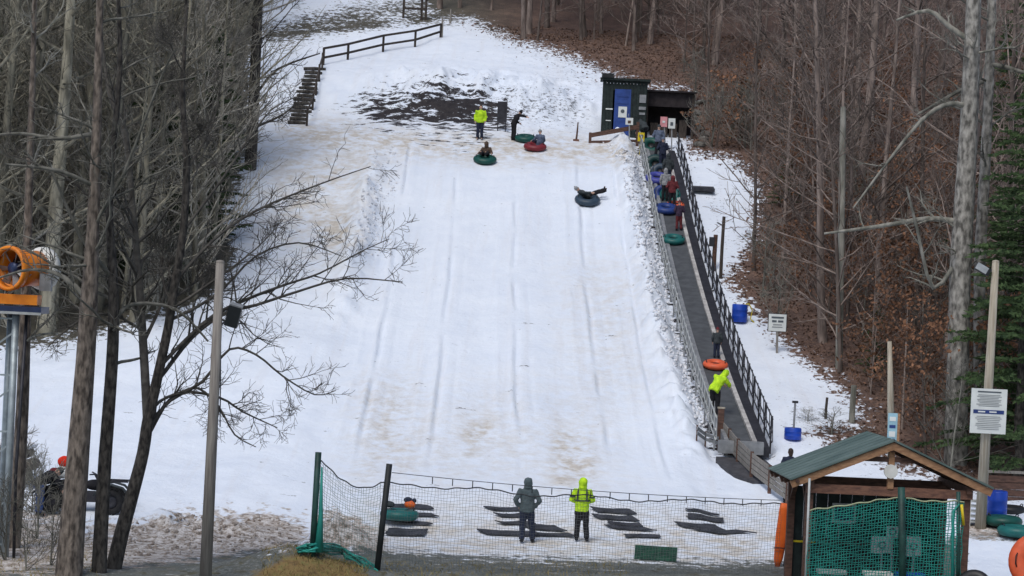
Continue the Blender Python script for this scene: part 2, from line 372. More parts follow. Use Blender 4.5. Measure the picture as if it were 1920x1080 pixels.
grass = np.maximum(soft([(470, 1075), (540, 1048), (640, 1046), (690, 1075), (690, 1120), (470, 1120)], SX, SY, Yv, .4), soft([(780, 1068), (1100, 1075), (1100, 1100), (780, 1100)], SX, SY, Yv, .4) * .6)
for nm, arr in dict(wood=np.clip(np.maximum.reduce([lw, rw, patch, band]), 0, 1), bare=np.maximum(heap, conv_edge), speck=speck, tan=tan, gravel=gravel, pile=pile, grass=grass, redness=np.clip(sstep(-6, 2, co[:, 0]), 0, 1)).items():
    at = me.attributes.new(nm, 'FLOAT', 'POINT'); at.data.foreach_set('value', np.ascontiguousarray(np.where(near & (nm not in ('gravel',)), 0, arr), dtype=np.float32))
ground = link('ground', me); tag(ground, 'snow covered hillside with bare leafy woodland floor', None, None, 'structure')

def ground_mat():
    m, t, b = newmat('ground_cover'); N = t.nodes; L = t.links
    tc = N.new('ShaderNodeTexCoord'); pos = tc.outputs['Object']
    def noise(scale, detail=5, rough=.55, stretch=None):
        n = N.new('ShaderNodeTexNoise'); n.inputs['Scale'].default_value = scale; n.inputs['Detail'].default_value = detail; n.inputs['Roughness'].default_value = rough
        if stretch:
            mp = N.new('ShaderNodeMapping'); mp.inputs['Scale'].default_value = stretch; L.new(pos, mp.inputs[0]); L.new(mp.outputs[0], n.inputs['Vector'])
        else: L.new(pos, n.inputs['Vector'])
        return n.outputs[0]
    def att(nm): a = N.new('ShaderNodeAttribute'); a.attribute_name = nm; return a.outputs['Fac']
    def math_(op, a, b_=None, c=None):
        n = N.new('ShaderNodeMath'); n.operation = op
        for i, v in enumerate((a, b_, c)):
            if v is None: continue
            if isinstance(v, (int, float)): n.inputs[i].default_value = v
            else: L.new(v, n.inputs[i])
        return n.outputs[0]
    def ramp(f, stops):
        r = N.new('ShaderNodeValToRGB'); el = r.color_ramp.elements
        while len(el) < len(stops): el.new(.5)
        for e_, (p, c) in zip(el, stops): e_.position = p; e_.color = (*c, 1) if len(c) == 3 else c
        L.new(f, r.inputs[0]); return r.outputs[0]
    def step(f, a, b_):
        n = N.new('ShaderNodeMapRange'); n.interpolation_type = 'SMOOTHSTEP'; n.inputs['From Min'].default_value = a; n.inputs['From Max'].default_value = b_; L.new(f, n.inputs[0]); return n.outputs[0]
    def mix(f, a, b_):
        n = N.new('ShaderNodeMix'); n.data_type = 'RGBA'; L.new(f, n.inputs[0]); L.new(a, n.inputs[6]); L.new(b_, n.inputs[7]); return n.outputs[2]
    n_big, n_mid, n_fine, n_vf = noise(.25, 4), noise(1.3, 6, .6), noise(5, 6, .65), noise(16, 4, .6)
    n_lane = noise(2.2, 5, .6, (1.0, .06, .06))
    n_spk = noise(4.2, 6, .72, (1, 1.1, 1.6))
    n_streak = noise(.9, 5, .6, (.5, 2.2, 1))
    n_clump = noise(2.6, 5, .62, (1, .8, 1.4))
    # snow
    snow = ramp(math_('ADD', math_('MULTIPLY', n_mid, .5), math_('MULTIPLY', n_big, .5)), [(.32, (.68, .745, .84)), (.68, (.785, .84, .91))])
    snow = mix(math_('MULTIPLY', step(n_lane, .48, .70), .42), snow, ramp(n_fine, [(.3, (.62, .65, .70)), (.7, (.74, .76, .80))]))
    tanc = ramp(n_fine, [(.3, (.40, .355, .295)), (.7, (.64, .595, .52))])
    tf = math_('MINIMUM', math_('MULTIPLY', att('tan'), math_('MULTIPLY', step(math_('ADD', math_('MULTIPLY', n_mid, .6), math_('MULTIPLY', n_clump, .5)), .40, .72), 1.9)), .9)
    snow = mix(tf, snow, tanc)
    snow = mix(math_('MULTIPLY', step(n_clump, .58, .74), .07), snow, tanc)
    dark = ramp(n_fine, [(.3, (.012, .011, .014)), (.7, (.042, .036, .036))])
    sp = step(math_('ADD', math_('MULTIPLY', n_spk, .62), math_('MULTIPLY', att('speck'), .40)), .475, .53)
    snow = mix(math_('MULTIPLY', sp, .8), snow, dark)
    n_swirl = noise(1.5, 7, .74, (.6, 1.5, 1.9))
    bf = step(math_('ADD', att('bare'), math_('MULTIPLY', math_('SUBTRACT', n_swirl, .5), 3.4)), .56, .66)
    snow = mix(bf, snow, dark)
    # woodland floor
    vo = N.new('ShaderNodeTexVoronoi'); vo.inputs['Scale'].default_value = 7; L.new(pos, vo.inputs['Vector'])
    leafr = ramp(math_('ADD', math_('MULTIPLY', n_vf, .6), math_('MULTIPLY', n_mid, .4)), [(.32, (.048, .034, .030)), (.5, (.125, .082, .066)), (.68, (.25, .155, .11))])
    leafl = ramp(math_('ADD', math_('MULTIPLY', n_vf, .6), math_('MULTIPLY', n_mid, .4)), [(.32, (.035, .034, .027)), (.55, (.095, .088, .068)), (.7, (.19, .165, .125))])
    leaf = mix(att('redness'), leafl, leafr)
    wf = step(math_('ADD', att('wood'), math_('MULTIPLY', math_('SUBTRACT', math_('ADD', math_('MULTIPLY', n_fine, .5), math_('MULTIPLY', n_clump, .5)), .5), 1.5)), .46, .54)
    c = mix(wf, snow, leaf)
    # dirty ploughed snow, gravel, dry grass
    pf = math_('MULTIPLY', step(math_('ADD', att('pile'), math_('MULTIPLY', math_('SUBTRACT', n_clump, .5), 1.2)), .42, .6), 1)
    pilec = ramp(math_('ADD', math_('MULTIPLY', n_fine, .7), math_('MULTIPLY', n_vf, .3)), [(.36, (.09, .07, .055)), (.46, (.32, .27, .225)), (.57, (.64, .61, .58))])
    c = mix(pf, c, pilec)
    gf = step(math_('ADD', att('gravel'), math_('MULTIPLY', math_('SUBTRACT', math_('ADD', math_('MULTIPLY', n_streak, .5), math_('MULTIPLY', n_fine, .5)), .5), 2.6)), .44, .60)
    grc = ramp(math_('ADD', math_('MULTIPLY', n_vf, .6), math_('MULTIPLY', n_mid, .4)), [(.34, (.055, .062, .055)), (.55, (.14, .15, .14)), (.68, (.30, .31, .31))])
    grc = mix(step(math_('ADD', math_('MULTIPLY', n_clump, .6), math_('MULTIPLY', n_mid, .4)), .50, .62), grc, ramp(n_fine, [(.3, (.045, .04, .03)), (.55, (.10, .095, .06)), (.72, (.20, .19, .14))]))
    grc = mix(math_('MULTIPLY', step(math_('ADD', math_('MULTIPLY', n_streak, .8), math_('MULTIPLY', n_fine, .2)), .60, .68), .8), grc, ramp(n_fine, [(.3, (.45, .45, .46)), (.7, (.68, .69, .72))]))
    c = mix(gf, c, grc)
    grs = step(math_('ADD', att('grass'), math_('MULTIPLY', math_('SUBTRACT', n_mid, .5), .8)), .42, .6)
    c = mix(grs, c, ramp(n_fine, [(.3, (.09, .06, .03)), (.5, (.20, .135, .055)), (.7, (.17, .16, .06))]))
    L.new(c, b.inputs['Base Color'])
    b.inputs['Roughness'].default_value = .75; b.inputs['Specular IOR Level'].default_value = .25
    bp = N.new('ShaderNodeBump'); bp.inputs['Strength'].default_value = .55; bp.inputs['Distance'].default_value = .10
    L.new(math_('ADD', math_('MULTIPLY', n_fine, .6), math_('MULTIPLY', n_clump, .6)), bp.inputs['Height']); L.new(bp.outputs[0], b.inputs['Normal'])
    return m
me.materials.append(ground_mat())

# ------------------------------------------------------------------ trees
def tubes_to_mesh(name, segs, m):
    """segs: list of (pts Nx3 array, radii N, sides) -> one mesh"""
    V = []; F = []; o = 0
    for pts, rad, k in segs:
        pts = np.asarray(pts, float); n = len(pts)
        d = np.gradient(pts, axis=0); d /= (np.linalg.norm(d, axis=1, keepdims=True) + 1e-9)
        q = np.where(np.abs(d[:, 2:3]) > .9, np.array([[1., 0, 0]]), np.array([[0, 0, 1.]]))
        x = np.cross(d, q); x /= (np.linalg.norm(x, axis=1, keepdims=True) + 1e-9)
        for i in range(1, n):      # keep the frame from flipping
            if np.dot(x[i], x[i - 1]) < 0: x[i] = -x[i]
        y = np.cross(d, x); t = np.arange(k) * 2 * math.pi / k
        ring = pts[:, None, :] + np.asarray(rad)[:, None, None] * (x[:, None, :] * np.cos(t)[None, :, None] + y[:, None, :] * np.sin(t)[None, :, None])
        V.append(ring.reshape(-1, 3))
        i, j = np.meshgrid(np.arange(n - 1), np.arange(k), indexing='ij'); j2 = (j + 1) % k
        F.append((np.stack([i * k + j, i * k + j2, (i + 1) * k + j2, (i + 1) * k + j], -1).reshape(-1, 4)) + o); o += n * k
    return arrays_mesh(name, np.concatenate(V), np.concatenate(F), m, True)
def arrays_mesh(name, V, F, m, smooth=False):
    me = bpy.data.meshes.new(name); me.vertices.add(len(V)); me.vertices.foreach_set('co', np.ascontiguousarray(V, dtype=np.float32).ravel())
    k = F.shape[1]; me.loops.add(F.size); me.loops.foreach_set('vertex_index', np.ascontiguousarray(F, dtype=np.int32).ravel())
    me.polygons.add(len(F)); me.polygons.foreach_set('loop_start', np.arange(0, F.size, k))
    if smooth: me.polygons.foreach_set('use_smooth', np.ones(len(F), bool))
    me.update(); me.validate(); me.materials.append(M[m] if isinstance(m, str) else m); return me

def branch_path(r, p0, d0, L, n, wob, up):
    pts = [np.array(p0, float)]; d = np.array(d0, float)
    for i in range(n):
        d = d + np.array([r.gauss(0, wob), r.gauss(0, wob), r.gauss(0, wob) + up]); d /= np.linalg.norm(d)
        pts.append(pts[-1] + d * L / n)
    return np.array(pts)
def side_dir(r, axis, ang):
    axis = axis / (np.linalg.norm(axis) + 1e-9); q = np.array([r.gauss(0, 1) for _ in range(3)]); q -= axis * q.dot(axis); q /= np.linalg.norm(q) + 1e-9
    return axis * math.cos(ang) + q * math.sin(ang)
def ramify(r, parent, prad, counts, lens, rmin, out, tips, lvl=0, wob=.16, up=.05):
    if lvl >= len(counts): return
    n = len(parent); tot = np.linalg.norm(np.diff(parent, axis=0), axis=1).sum()
    for c in range(max(1, int(counts[lvl] * r.uniform(.7, 1.3)))):
        t = r.uniform(.18, .98); f = t * (n - 1); i = min(int(f), n - 2); g = f - i
        p = parent[i] * (1 - g) + parent[i + 1] * g; ax = parent[i + 1] - parent[i]
        L = max(.25, tot * lens[lvl] * r.uniform(.6, 1.3) * (1.1 - .6 * t))
        d = side_dir(r, ax, R(r.uniform(28, 62))); d[2] += .12
        m = 4 if lvl == 0 else 3
        pts = branch_path(r, p, d, L, m, wob, up)
        r0 = max(rmin, (prad[i] * (1 - g) + prad[i + 1] * g) * .6); rad = np.linspace(r0, rmin * .7, m + 1)
        out.append((pts, rad, 3)); tips.append(pts[-1])
        ramify(r, pts, rad, counts, lens, rmin, out, tips, lvl + 1, wob, up)
def grow(seed, Ht, r0, fb, nprim, counts, lens, rmin=.009, spread=.34, elev=(15, 55), wob=.10, lean=0.02, droop=0.0):
    r = random.Random(seed); n = 16; pts = []; x = y = 0.0; vx, vy = r.gauss(0, lean), r.gauss(0, lean)
    for i in range(n + 1):
        pts.append((x, y, Ht * i / n - .25)); vx += r.gauss(0, lean * .6); vy += r.gauss(0, lean * .6); x += vx * Ht / n; y += vy * Ht / n
    tr = np.array(pts); tt = np.linspace(0, 1, n + 1); rad = r0 * (1 - tt) ** .8 + .012; rad[0] *= 1.25
    br = []; tips = []
    for b in range(nprim):
        t = fb + (1 - fb) * (b + r.random()) / nprim * .98; f = t * n; i = min(int(f), n - 1); g = f - i
        p = tr[i] * (1 - g) + tr[i + 1] * g; az = r.uniform(0, 6.283); el = R(r.uniform(*elev))
        L = Ht * spread * (1.15 - t) * r.uniform(.6, 1.25) + .6
        d = np.array([math.cos(az) * math.cos(el), math.sin(az) * math.cos(el), math.sin(el)])
        bp = branch_path(r, p, d, L, 7, wob, .05 - droop)
        r1 = max(.012, min(rad[i] * .45, .012 + L * .011)); br_r = np.linspace(r1, rmin, 8)
        br.append((bp, br_r, 4)); tips.append(bp[-1]); ramify(r, bp, br_r, counts, lens, rmin, br, tips)
    return (tr, rad), br, tips
def leaf_quads(r, pts, per, size, spread, aspect=.6):
    n = len(pts) * per; c = np.repeat(np.array(pts), per, axis=0) + np.random.RandomState(r.randint(0, 99999)).normal(0, spread, (n, 3))
    rs = np.random.RandomState(r.randint(0, 99999)); a = rs.normal(0, 1, (n, 3)); a /= np.linalg.norm(a, axis=1, keepdims=True)
    b = np.cross(a, rs.normal(0, 1, (n, 3))); b /= np.linalg.norm(b, axis=1, keepdims=True)
    s = size * rs.uniform(.6, 1.3, (n, 1)); V = np.stack([c - a * s, c + b * s * aspect, c + a * s, c - b * s * aspect], 1).reshape(-1, 3)
    return V, np.arange(n * 4).reshape(-1, 4)
def make_tree(name, spec, bark, label, cat='tree', leaves=None, twig=None):
    (tr, rad), br, tips = grow(**spec)
    root = thing(name, (0, 0, 0), label, cat)
    link('trunk', tubes_to_mesh('trunk', [(tr, rad, 8)], bark), root)
    link('branches', tubes_to_mesh('branches', br, twig or bark), root)
    if leaves:
        r = random.Random(spec['seed'] + 5); sel = [t for t in tips if r.random() < leaves[0]]
        V, F = leaf_quads(r, sel, leaves[1], leaves[2], leaves[3]); link('leaves', arrays_mesh('leaves', V, F, leaves[4]), root)['kind'] = 'stuff'
    return root
def make_conifer(name, seed, Ht, rb, label, fb=.06):
    r = random.Random(seed); root = thing(name, (0, 0, 0), label, 'tree')
    tr = np.array([(r.gauss(0, .03), r.gauss(0, .03), Ht * i / 12 - .25) for i in range(13)]); rad = .02 * Ht * (1 - np.linspace(0, 1, 13)) * .6 + .02
    link('trunk', tubes_to_mesh('trunk', [(tr, rad, 7)], 'bark_dark'), root)
    br = []; cs = []
    n = int(Ht * 9)
    for i in range(n):
        t = fb + (1 - fb) * (i + r.random()) / n; z = t * Ht; az = r.uniform(0, 6.283); L = rb * (1 - t) ** .75 * r.uniform(.65, 1.15) + .2
        d = np.array([math.cos(az), math.sin(az), r.uniform(-.05, .3)]); p = branch_path(r, (0, 0, z - .2), d, L, 5, .07, -.05)
        br.append((p, np.linspace(.022, .006, 6), 3))
        for q in np.linspace(.2, 1, int(4 + L * 4)):
            f = q * 5; k = min(int(f), 4); c = p[k] * (1 - f + k) + p[k + 1] * (f - k); w_ = .45 * (1.15 - q) * L * .5 + .12
            for s_ in (-1, 1): cs.append((c, np.cross(d, [0, 0, 1]) * s_ + d * .7 + np.array([0, 0, r.gauss(-.12, .12)]), w_ * r.uniform(.7, 1.2)))
    link('branches', tubes_to_mesh('branches', br, 'bark_dark'), root)
    rs = np.random.RandomState(seed); V = []; 
    for c, d, L in cs:                                   # each spray: thin blades off a twig
        d = d / np.linalg.norm(d); m = max(4, int(L * 15))
        for q in np.linspace(.15, 1, m):
            b = c + d * L * q; s_ = np.array(rs.normal(0, 1, 3)); s_[2] *= .5; s_ /= np.linalg.norm(s_); e_ = b + (d * .5 + s_ * .7) * .21; w_ = np.cross(d, s_); w_ = w_ / (np.linalg.norm(w_) + 1e-6) * .048
            V += [b - w_, b + w_, e_]
    V = np.array(V); link('foliage', arrays_mesh('foliage', V, np.arange(len(V)).reshape(-1, 3), 'needles'), root)['kind'] = 'stuff'
    return root
GL, GR = 'bare trees of the wood left of the slope', 'bare trees of the hillside wood right of the slope'
LL = 'bare lichen grey tree in the dense wood left of the slope'
LR = 'bare grey brown tree on the leafy hillside right of the slope'
def spec(i, **k):
    d = dict(seed=100 + i, Ht=17, r0=.17, fb=.10, nprim=34, counts=(6, 4), lens=(.38, .42)); d.update(k); return d
left_p = [make_tree('bare_tree', spec(i, Ht=[19, 16, 21, 13, 9, 18, 11][i], r0=[.24, .16, .28, .12, .07, .2, .09][i], fb=[.12, .06, .16, .05, .08, .06, .05][i], nprim=[22, 27, 22, 26, 22, 30, 24][i], rmin=.0085), 'bark_left', LL, twig='twig_pale' if i in (1, 3, 4, 6) else None) for i in range(7)]
right_p = [make_tree('bare_tree', spec(20 + i, Ht=[19, 17, 22, 14, 8, 12][i], r0=[.14, .11, .17, .08, .05, .065][i], fb=[.22, .12, .28, .08, .1, .08][i], nprim=[26, 30, 26, 30, 22, 28][i], lean=.03, rmin=.010), 'bark_right', LR) for i in range(6)]
beech_p = [make_tree('beech_sapling', spec(40 + i, Ht=[4.2, 3.0, 5.2][i], r0=.035, fb=.12, nprim=[16, 14, 18][i], counts=(5, 3), lens=(.4, .4), rmin=.006, spread=.36), 'bark_right', 'young beech with clinging rust brown leaves at the snow edge, right side', 'sapling', leaves=(.75, 3, .075, .12, 'beech_leaf')) for i in range(3)]
brush_p = [make_tree('bare_shrub', spec(60 + i, Ht=[2.6, 3.4][i], r0=.03, fb=.02, nprim=[22, 20][i], counts=(5, 3), lens=(.45, .4), rmin=.007, spread=.5, elev=(25, 75)), 'bark_grey', 'leafless tangled shrub under the trees', 'shrub') for i in range(2)]
con_p = [make_conifer('evergreen_tree', 80 + i, [11, 8, 14][i], [2.6, 2.2, 3.0][i], 'dark evergreen standing among the bare trees of the left wood') for i in range(3)]

def inpoly(poly, px, py): return float(sdist(poly, np.array([px]), np.array([py]))[0])
def scatter(protos, n, poly, xr, yr, mind, label, group, margin=8, sc_=(.85, 1.2), weights=None, seed=1, avoid=()):
    r = random.Random(seed); got = []; tries = 0
    used = [False] * len(protos)
    while len(got) < n and tries < n * 60:
        tries += 1; y = yr[0] + (yr[1] - yr[0]) * r.random(); x = r.uniform(*xr) * (y / yr[1])
        z = gz(x, y); px, py = project(x, y, z)
        if px < -160 or px > 2080 or py < -330: continue
        if inpoly(poly, px, py) < margin: continue
        if any((x - a) ** 2 + (y - b) ** 2 < mind ** 2 for a, b in got): continue
        if any((x - a) ** 2 + (y - b) ** 2 < c * c for a, b, c in avoid): continue
        got.append((x, y)); k = len(got) - 1 if len(got) <= len(protos) else r.choices(range(len(protos)), weights)[0]; s = r.uniform(*sc_)
        p = protos[k]; t = (r.gauss(0, .03), r.gauss(0, .03)); rz_ = r.uniform(0, 6.283)
        if not used[k] and label is not None and p.get('free', 1):
            used[k] = True; p['free'] = 0; p.location = (x, y, z); p.rotation_euler = (t[0], t[1], rz_); p.scale = (s, s, s); p['label'] = label; p['group'] = group
        else: copy_tree(p, (x, y, z), rz_, s, label, group, t)
    return got
scatter(left_p, 105, LEFT_WOOD, (-44, -9), (76, 150), 1.15, LL, GL, margin=6, weights=[3, 3, 3, 4, 4, 3, 4], seed=5)
scatter(right_p, 150, RIGHT_WOOD, (-6, 46), (72, 168), 1.25, LR, GR, margin=10, weights=[3, 3, 3, 4, 4, 4], seed=6, avoid=((17.2, 72.5, 1.5),))
scatter(right_p, 45, RIGHT_WOOD, (-9, 14), (126, 156), 1.0, LR, GR, margin=4, seed=16)
scatter(left_p, 36, LEFT_WOOD, (-34, -15), (78, 100), .9, LL, GL, margin=4, weights=[2, 2, 2, 3, 5, 3, 5], seed=15)
scatter(con_p, 5, LEFT_WOOD, (-44, -11), (84, 140), 2.5, 'dark evergreen standing among the bare trees of the left wood', 'evergreens in the left wood', margin=25, seed=8)
scatter(beech_p, 60, RIGHT_WOOD, (2, 26), (70, 112), .8, 'young beech with clinging rust brown leaves at the snow edge, right side', 'beech saplings right of the slope', margin=12, seed=9)
scatter(brush_p, 34, LEFT_WOOD, (-26, -9), (74, 110), .9, 'leafless tangled shrub under the trees at the left edge of the snow', 'shrubs along the left edge of the snow', margin=3, seed=10)
for p in brush_p: p['free'] = 1
scatter(brush_p, 50, RIGHT_WOOD, (2, 28), (68, 120), .9, 'leafless tangled shrub under the trees at the right edge of the snow', 'shrubs along the right edge of the snow', margin=6, seed=12)
for p in left_p + right_p + beech_p + brush_p + con_p:
    if 'free' in p: del p['free']

# trees one can tell apart: traced trunks, grown twigs
def pxpath(pts, Y, dy=0.0):
    n = len(pts); P3 = np.array([tuple(P(p[0], p[1], Y + dy * i / max(1, n - 1))) for i, p in enumerate(pts)]); rr = np.array([p[2] * Y / FPX for p in pts]); return P3, rr
def smooth_path(P3, rr, m=3):
    t = np.arange(len(P3)); tt = np.linspace(0, len(P3) - 1, (len(P3) - 1) * m + 1)
    out = []
    for q in tt:
        i = min(int(q), len(P3) - 2); g = q - i; a, b = P3[max(i - 1, 0)], P3[i]; c, d = P3[i + 1], P3[min(i + 2, len(P3) - 1)]
        out.append(.5 * ((2 * b) + (-a + c) * g + (2 * a - 5 * b + 4 * c - d) * g * g + (-a + 3 * b - 3 * c + d) * g ** 3))
    return np.array(out), np.interp(tt, t, rr)
def traced_tree(name, label, bark, Y, trunk, limbs, seed, counts=(7, 4), lens=(.3, .4), twig=None, auto=0, fb=.3, rmin=.009, lsc=1.0):
    r = random.Random(seed); P3, rr = smooth_path(*pxpath(trunk, Y)); base = P3[0].copy(); base[2] = gz(base[0], base[1]) if base[2] < gz(base[0], base[1]) + 1.5 else base[2]
    P3[0] = base + np.array([0, 0, -.3]); root = thing(name, base, label, 'tree'); segs = []; tips = []
    o = np.array(base)
    link('trunk', tubes_to_mesh('trunk', [(P3 - o, rr, 10)], bark), root)
    for li in limbs:
        dy = li[0]; A, ra = smooth_path(*pxpath(li[1], Y, dy)); ra = np.maximum(ra * (lsc if ra[0] < .1 else 1.0), rmin); k = 7 if ra[0] > .09 else 5
        segs.append((A - o, ra, k)); tips.append(A[-1]); s2 = []; ramify(r, A, ra, counts, lens, rmin, s2, tips, wob=.2, up=.03); segs += [(p - o, q, kk) for p, q, kk in s2]
    n = len(P3)
    for b in range(auto):
        f = (fb + (1 - fb) * r.random()) * (n - 1); i = min(int(f), n - 2); p = P3[i] * (1 - f + i) + P3[i + 1] * (f - i); az = r.uniform(0, 6.283); el = R(r.uniform(5, 50)); L = r.uniform(1.2, 3.6)
        bp = branch_path(r, p, (math.cos(az) * math.cos(el), math.sin(az) * math.cos(el), math.sin(el)), L, 7, .16, .03); r1 = min(rr[i] * .4, .045); rad = np.linspace(r1, rmin, 8); s2 = [(bp, rad, 4)]
        ramify(r, bp, rad, counts, lens, rmin, s2, tips, wob=.2, up=.03); segs += [(p_ - o, q, kk) for p_, q, kk in s2]
    if segs: link('branches', tubes_to_mesh('branches', segs, twig or bark), root)
    return root
traced_tree('tree', 'thick brown trunked tree in the left foreground, stoutest of the three', 'bark_brown', 49.0,
            [(128, 1092, 27), (135, 1000, 24), (146, 860, 21), (160, 680, 18), (166, 580, 17), (174, 430, 12), (181, 250, 9), (186, 60, 7), (190, -90, 6)],
            [(1, [(172, 570, 6), (120, 520, 5), (60, 505, 3), (0, 520, 2)]), (-1, [(178, 350, 5), (110, 320, 4), (10, 308, 2)]), (1, [(180, 250, 5), (110, 260, 4), (40, 250, 3), (-30, 255, 2)]), (-1, [(176, 420, 4), (230, 330, 3), (300, 150, 2), (330, 90, 1.5)])], 3, auto=10, fb=.45, twig='bark_grey')
traced_tree('tree', 'slim straight dark tree between the stoutest trunk and the leaning forked tree', 'bark_dark', 49.6,
            [(185, 1085, 15), (189, 1000, 13.5), (197, 860, 12.5), (203, 780, 12), (212, 640, 11), (212, 520, 9), (205, 400, 7), (212, 280, 6), (225, 120, 5), (220, -40, 3)],
            [(1, [(212, 600, 6), (250, 570, 4), (330, 580, 3), (390, 640, 2)]), (-1, [(210, 520, 5), (150, 440, 4), (90, 300, 2)])], 4, auto=14, fb=.4, twig='bark_grey')
traced_tree('tree', 'leaning forked dark tree whose long branches reach right past the pole', 'bark_dark', 50.4,
            [(208, 1088, 16), (228, 1000, 14), (250, 920, 12.5), (268, 850, 11.5), (278, 785, 11), (296, 705, 9.5), (316, 610, 8.5), (328, 530, 8), (344, 430, 7), (350, 300, 7), (342, 180, 5), (348, 50, 3), (350, -60, 2)],
            [(.3, [(277, 795, 9), (272, 700, 8.5), (266, 600, 8), (257, 480, 7), (248, 380, 6), (235, 250, 6), (205, 175, 4), (190, 60, 2)]),
             (1.5, [(294, 716, 7), (310, 695, 7), (360, 632, 7), (420, 588, 6), (480, 572, 5), (560, 546, 4), (650, 522, 3), (755, 529, 1.5)]),
             (2.0, [(306, 680, 7), (345, 640, 6), (400, 592, 6), (470, 558, 5), (540, 532, 4), (600, 512, 3), (680, 470, 2), (730, 448, 1.3)]),
             (1.2, [(275, 812, 5), (290, 785, 6), (320, 750, 6), (380, 715, 5), (430, 655, 4), (480, 665, 3.5), (530, 705, 3), (590, 740, 2), (630, 732, 1.2)]),
             (1.4, [(271, 832, 4.5), (284, 806, 5.5), (330, 738, 5), (410, 745, 4), (455, 772, 3), (520, 802, 1.5)]),
             (1.0, [(281, 777, 5), (300, 752, 5), (340, 735, 4.5), (372, 728, 4), (410, 762, 3.4), (440, 815, 2.6), (480, 838, 1.4)]),
             (1.5, [(330, 525, 6), (400, 450, 5), (480, 395, 4), (600, 345, 2.6), (695, 312, 1.3)]),
             (1.0, [(345, 430, 5), (410, 345, 4), (470, 255, 3), (510, 205, 2), (560, 180, 1.2)]),
             (-1.0, [(268, 620, 5), (210, 590, 4), (150, 600, 3), (90, 650, 2)]),
             (-1.0, [(255, 450, 5), (190, 390, 4), (120, 330, 3), (20, 290, 2)]),
             (1.0, [(318, 600, 6), (370, 575, 5), (420, 540, 4), (480, 480, 3.2), (560, 455, 2.5), (640, 480, 1.4)]),
             (.6, [(349, 320, 4), (400, 230, 3), (420, 120, 2), (440, 50, 1.2)])], 5, counts=(16, 7, 2), lens=(.27, .42, .5), auto=9, fb=.5, twig='twig_mid', rmin=.006, lsc=.62)
traced_tree('tree', 'narrow brown trunk at the far left edge, beside the snow gun tower', 'bark_brown', 53.0,
            [(24, 1040, 13), (34, 900, 13), (42, 760, 12), (46, 640, 11), (50, 500, 9), (56, 300, 7), (62, 120, 5), (66, -60, 4)], [], 7, auto=10, fb=.4, twig='bark_grey')
hb = hit(469, 316)
traced_tree('tree', 'lone dark trunk standing at the left edge of the snow near the steps', 'bark_dark', hb.y,
            [(469, 318, 12), (474, 230, 11), (479, 120, 10), (484, 0, 9), (488, -160, 7)], [(1, [(478, 180, 3), (520, 130, 2.4), (600, 100, 1.2)]), (1, [(474, 240, 3), (530, 215, 2), (570, 180, 1)])], 8, auto=14, fb=.2)
hr = hit(1792, 868)
traced_tree('tree', 'tall pale grey mottled tree behind the pavilion, stoutest on the right', 'bark_pale', hr.y,
            [(1792, 872, 23), (1794, 760, 21), (1797, 640, 20), (1801, 500, 20), (1808, 380, 19), (1816, 240, 17), (1822, 100, 15), (1828, -60, 13)],
            [(1, [(1795, 416, 6), (1740, 410, 5), (1650, 424, 4), (1545, 438, 2)]), (-1, [(1818, 200, 6), (1780, 195, 5), (1740, 215, 4), (1690, 270, 3), (1600, 390, 1.6)]),
             (1, [(1824, 80, 6), (1780, 50, 5), (1740, 20, 4), (1680, 38, 2)]), (-1, [(1800, 480, 5), (1750, 540, 4), (1720, 430, 3), (1700, 350, 2)])], 9, counts=(6, 4), auto=12, fb=.35, twig='bark_grey')
hr2 = hit(1838, 850)
traced_tree('tree', 'thinner pale tree just right of the stoutest pale trunk', 'bark_pale', hr2.y,
            [(1838, 855, 11), (1836, 640, 11), (1838, 480, 11), (1846, 330, 10), (1854, 160, 9), (1860, 0, 8), (1866, -120, 6)],
            [(1, [(1854, 150, 5), (1800, 170, 4), (1720, 215, 2)]), (-1, [(1856, 120, 5), (1900, 130, 4), (1960, 150, 3)])], 10, auto=12, fb=.4, twig='bark_grey')
hr3 = hit(1573, 690)
traced_tree('tree', 'broken grey trunk with a pale snapped top on the right hillside', 'bark_grey', hr3.y, [(1573, 694, 7), (1575, 560, 7), (1578, 400, 6.5), (1580, 260, 6), (1581, 200, 5)], [], 11)
for (bx_, by_, ht_, s_, lb) in ((1905, 905, 11.5, 1.0, 'dark green evergreen at the right edge behind the light pole'), (1965, 880, 14, 1.1, 'tall dark evergreen half cut off by the right edge of the view'), (1885, 560, 9, .9, 'evergreen high on the right hillside above the light pole'), (1935, 780, 9, 1.0, 'evergreen between the two at the right edge, higher up the bank')):
    q = hit(bx_, by_); copy_tree(con_p[2], q, rng.random() * 6, s_, lb, 'evergreens at the right edge')
for (bx_, by_, s_, lb) in ((1470, 385, .35, 'small dim evergreen on the hillside right of the black mat'), (1640, 700, .32, 'small dull green evergreen left of the pale trunks')):
    copy_tree(con_p[1], hit(bx_, by_), rng.random() * 6, s_, lb, 'small evergreens on the right hillside')
for (bx_, by_, s_, lb) in ((70, 1010, .8, 'leafless shrub at the bottom left, in front of the quad bike'), (20, 990, .9, 'leafless shrub at the bottom left corner below the snow gun'), (95, 1060, .6, 'low leafless shrub at the foot of the stoutest tree'), (48, 1070, .5, 'small leafless shrub at the bottom edge, left of the stoutest tree'), (10, 1050, .7, 'leafless shrub touching the left edge near the bottom'), (60, 960, .55, 'leafless shrub just left of the quad bike')):
    copy_tree(brush_p[0], hit(bx_, by_), rng.random() * 6, s_, lb, 'shrubs in the left foreground')

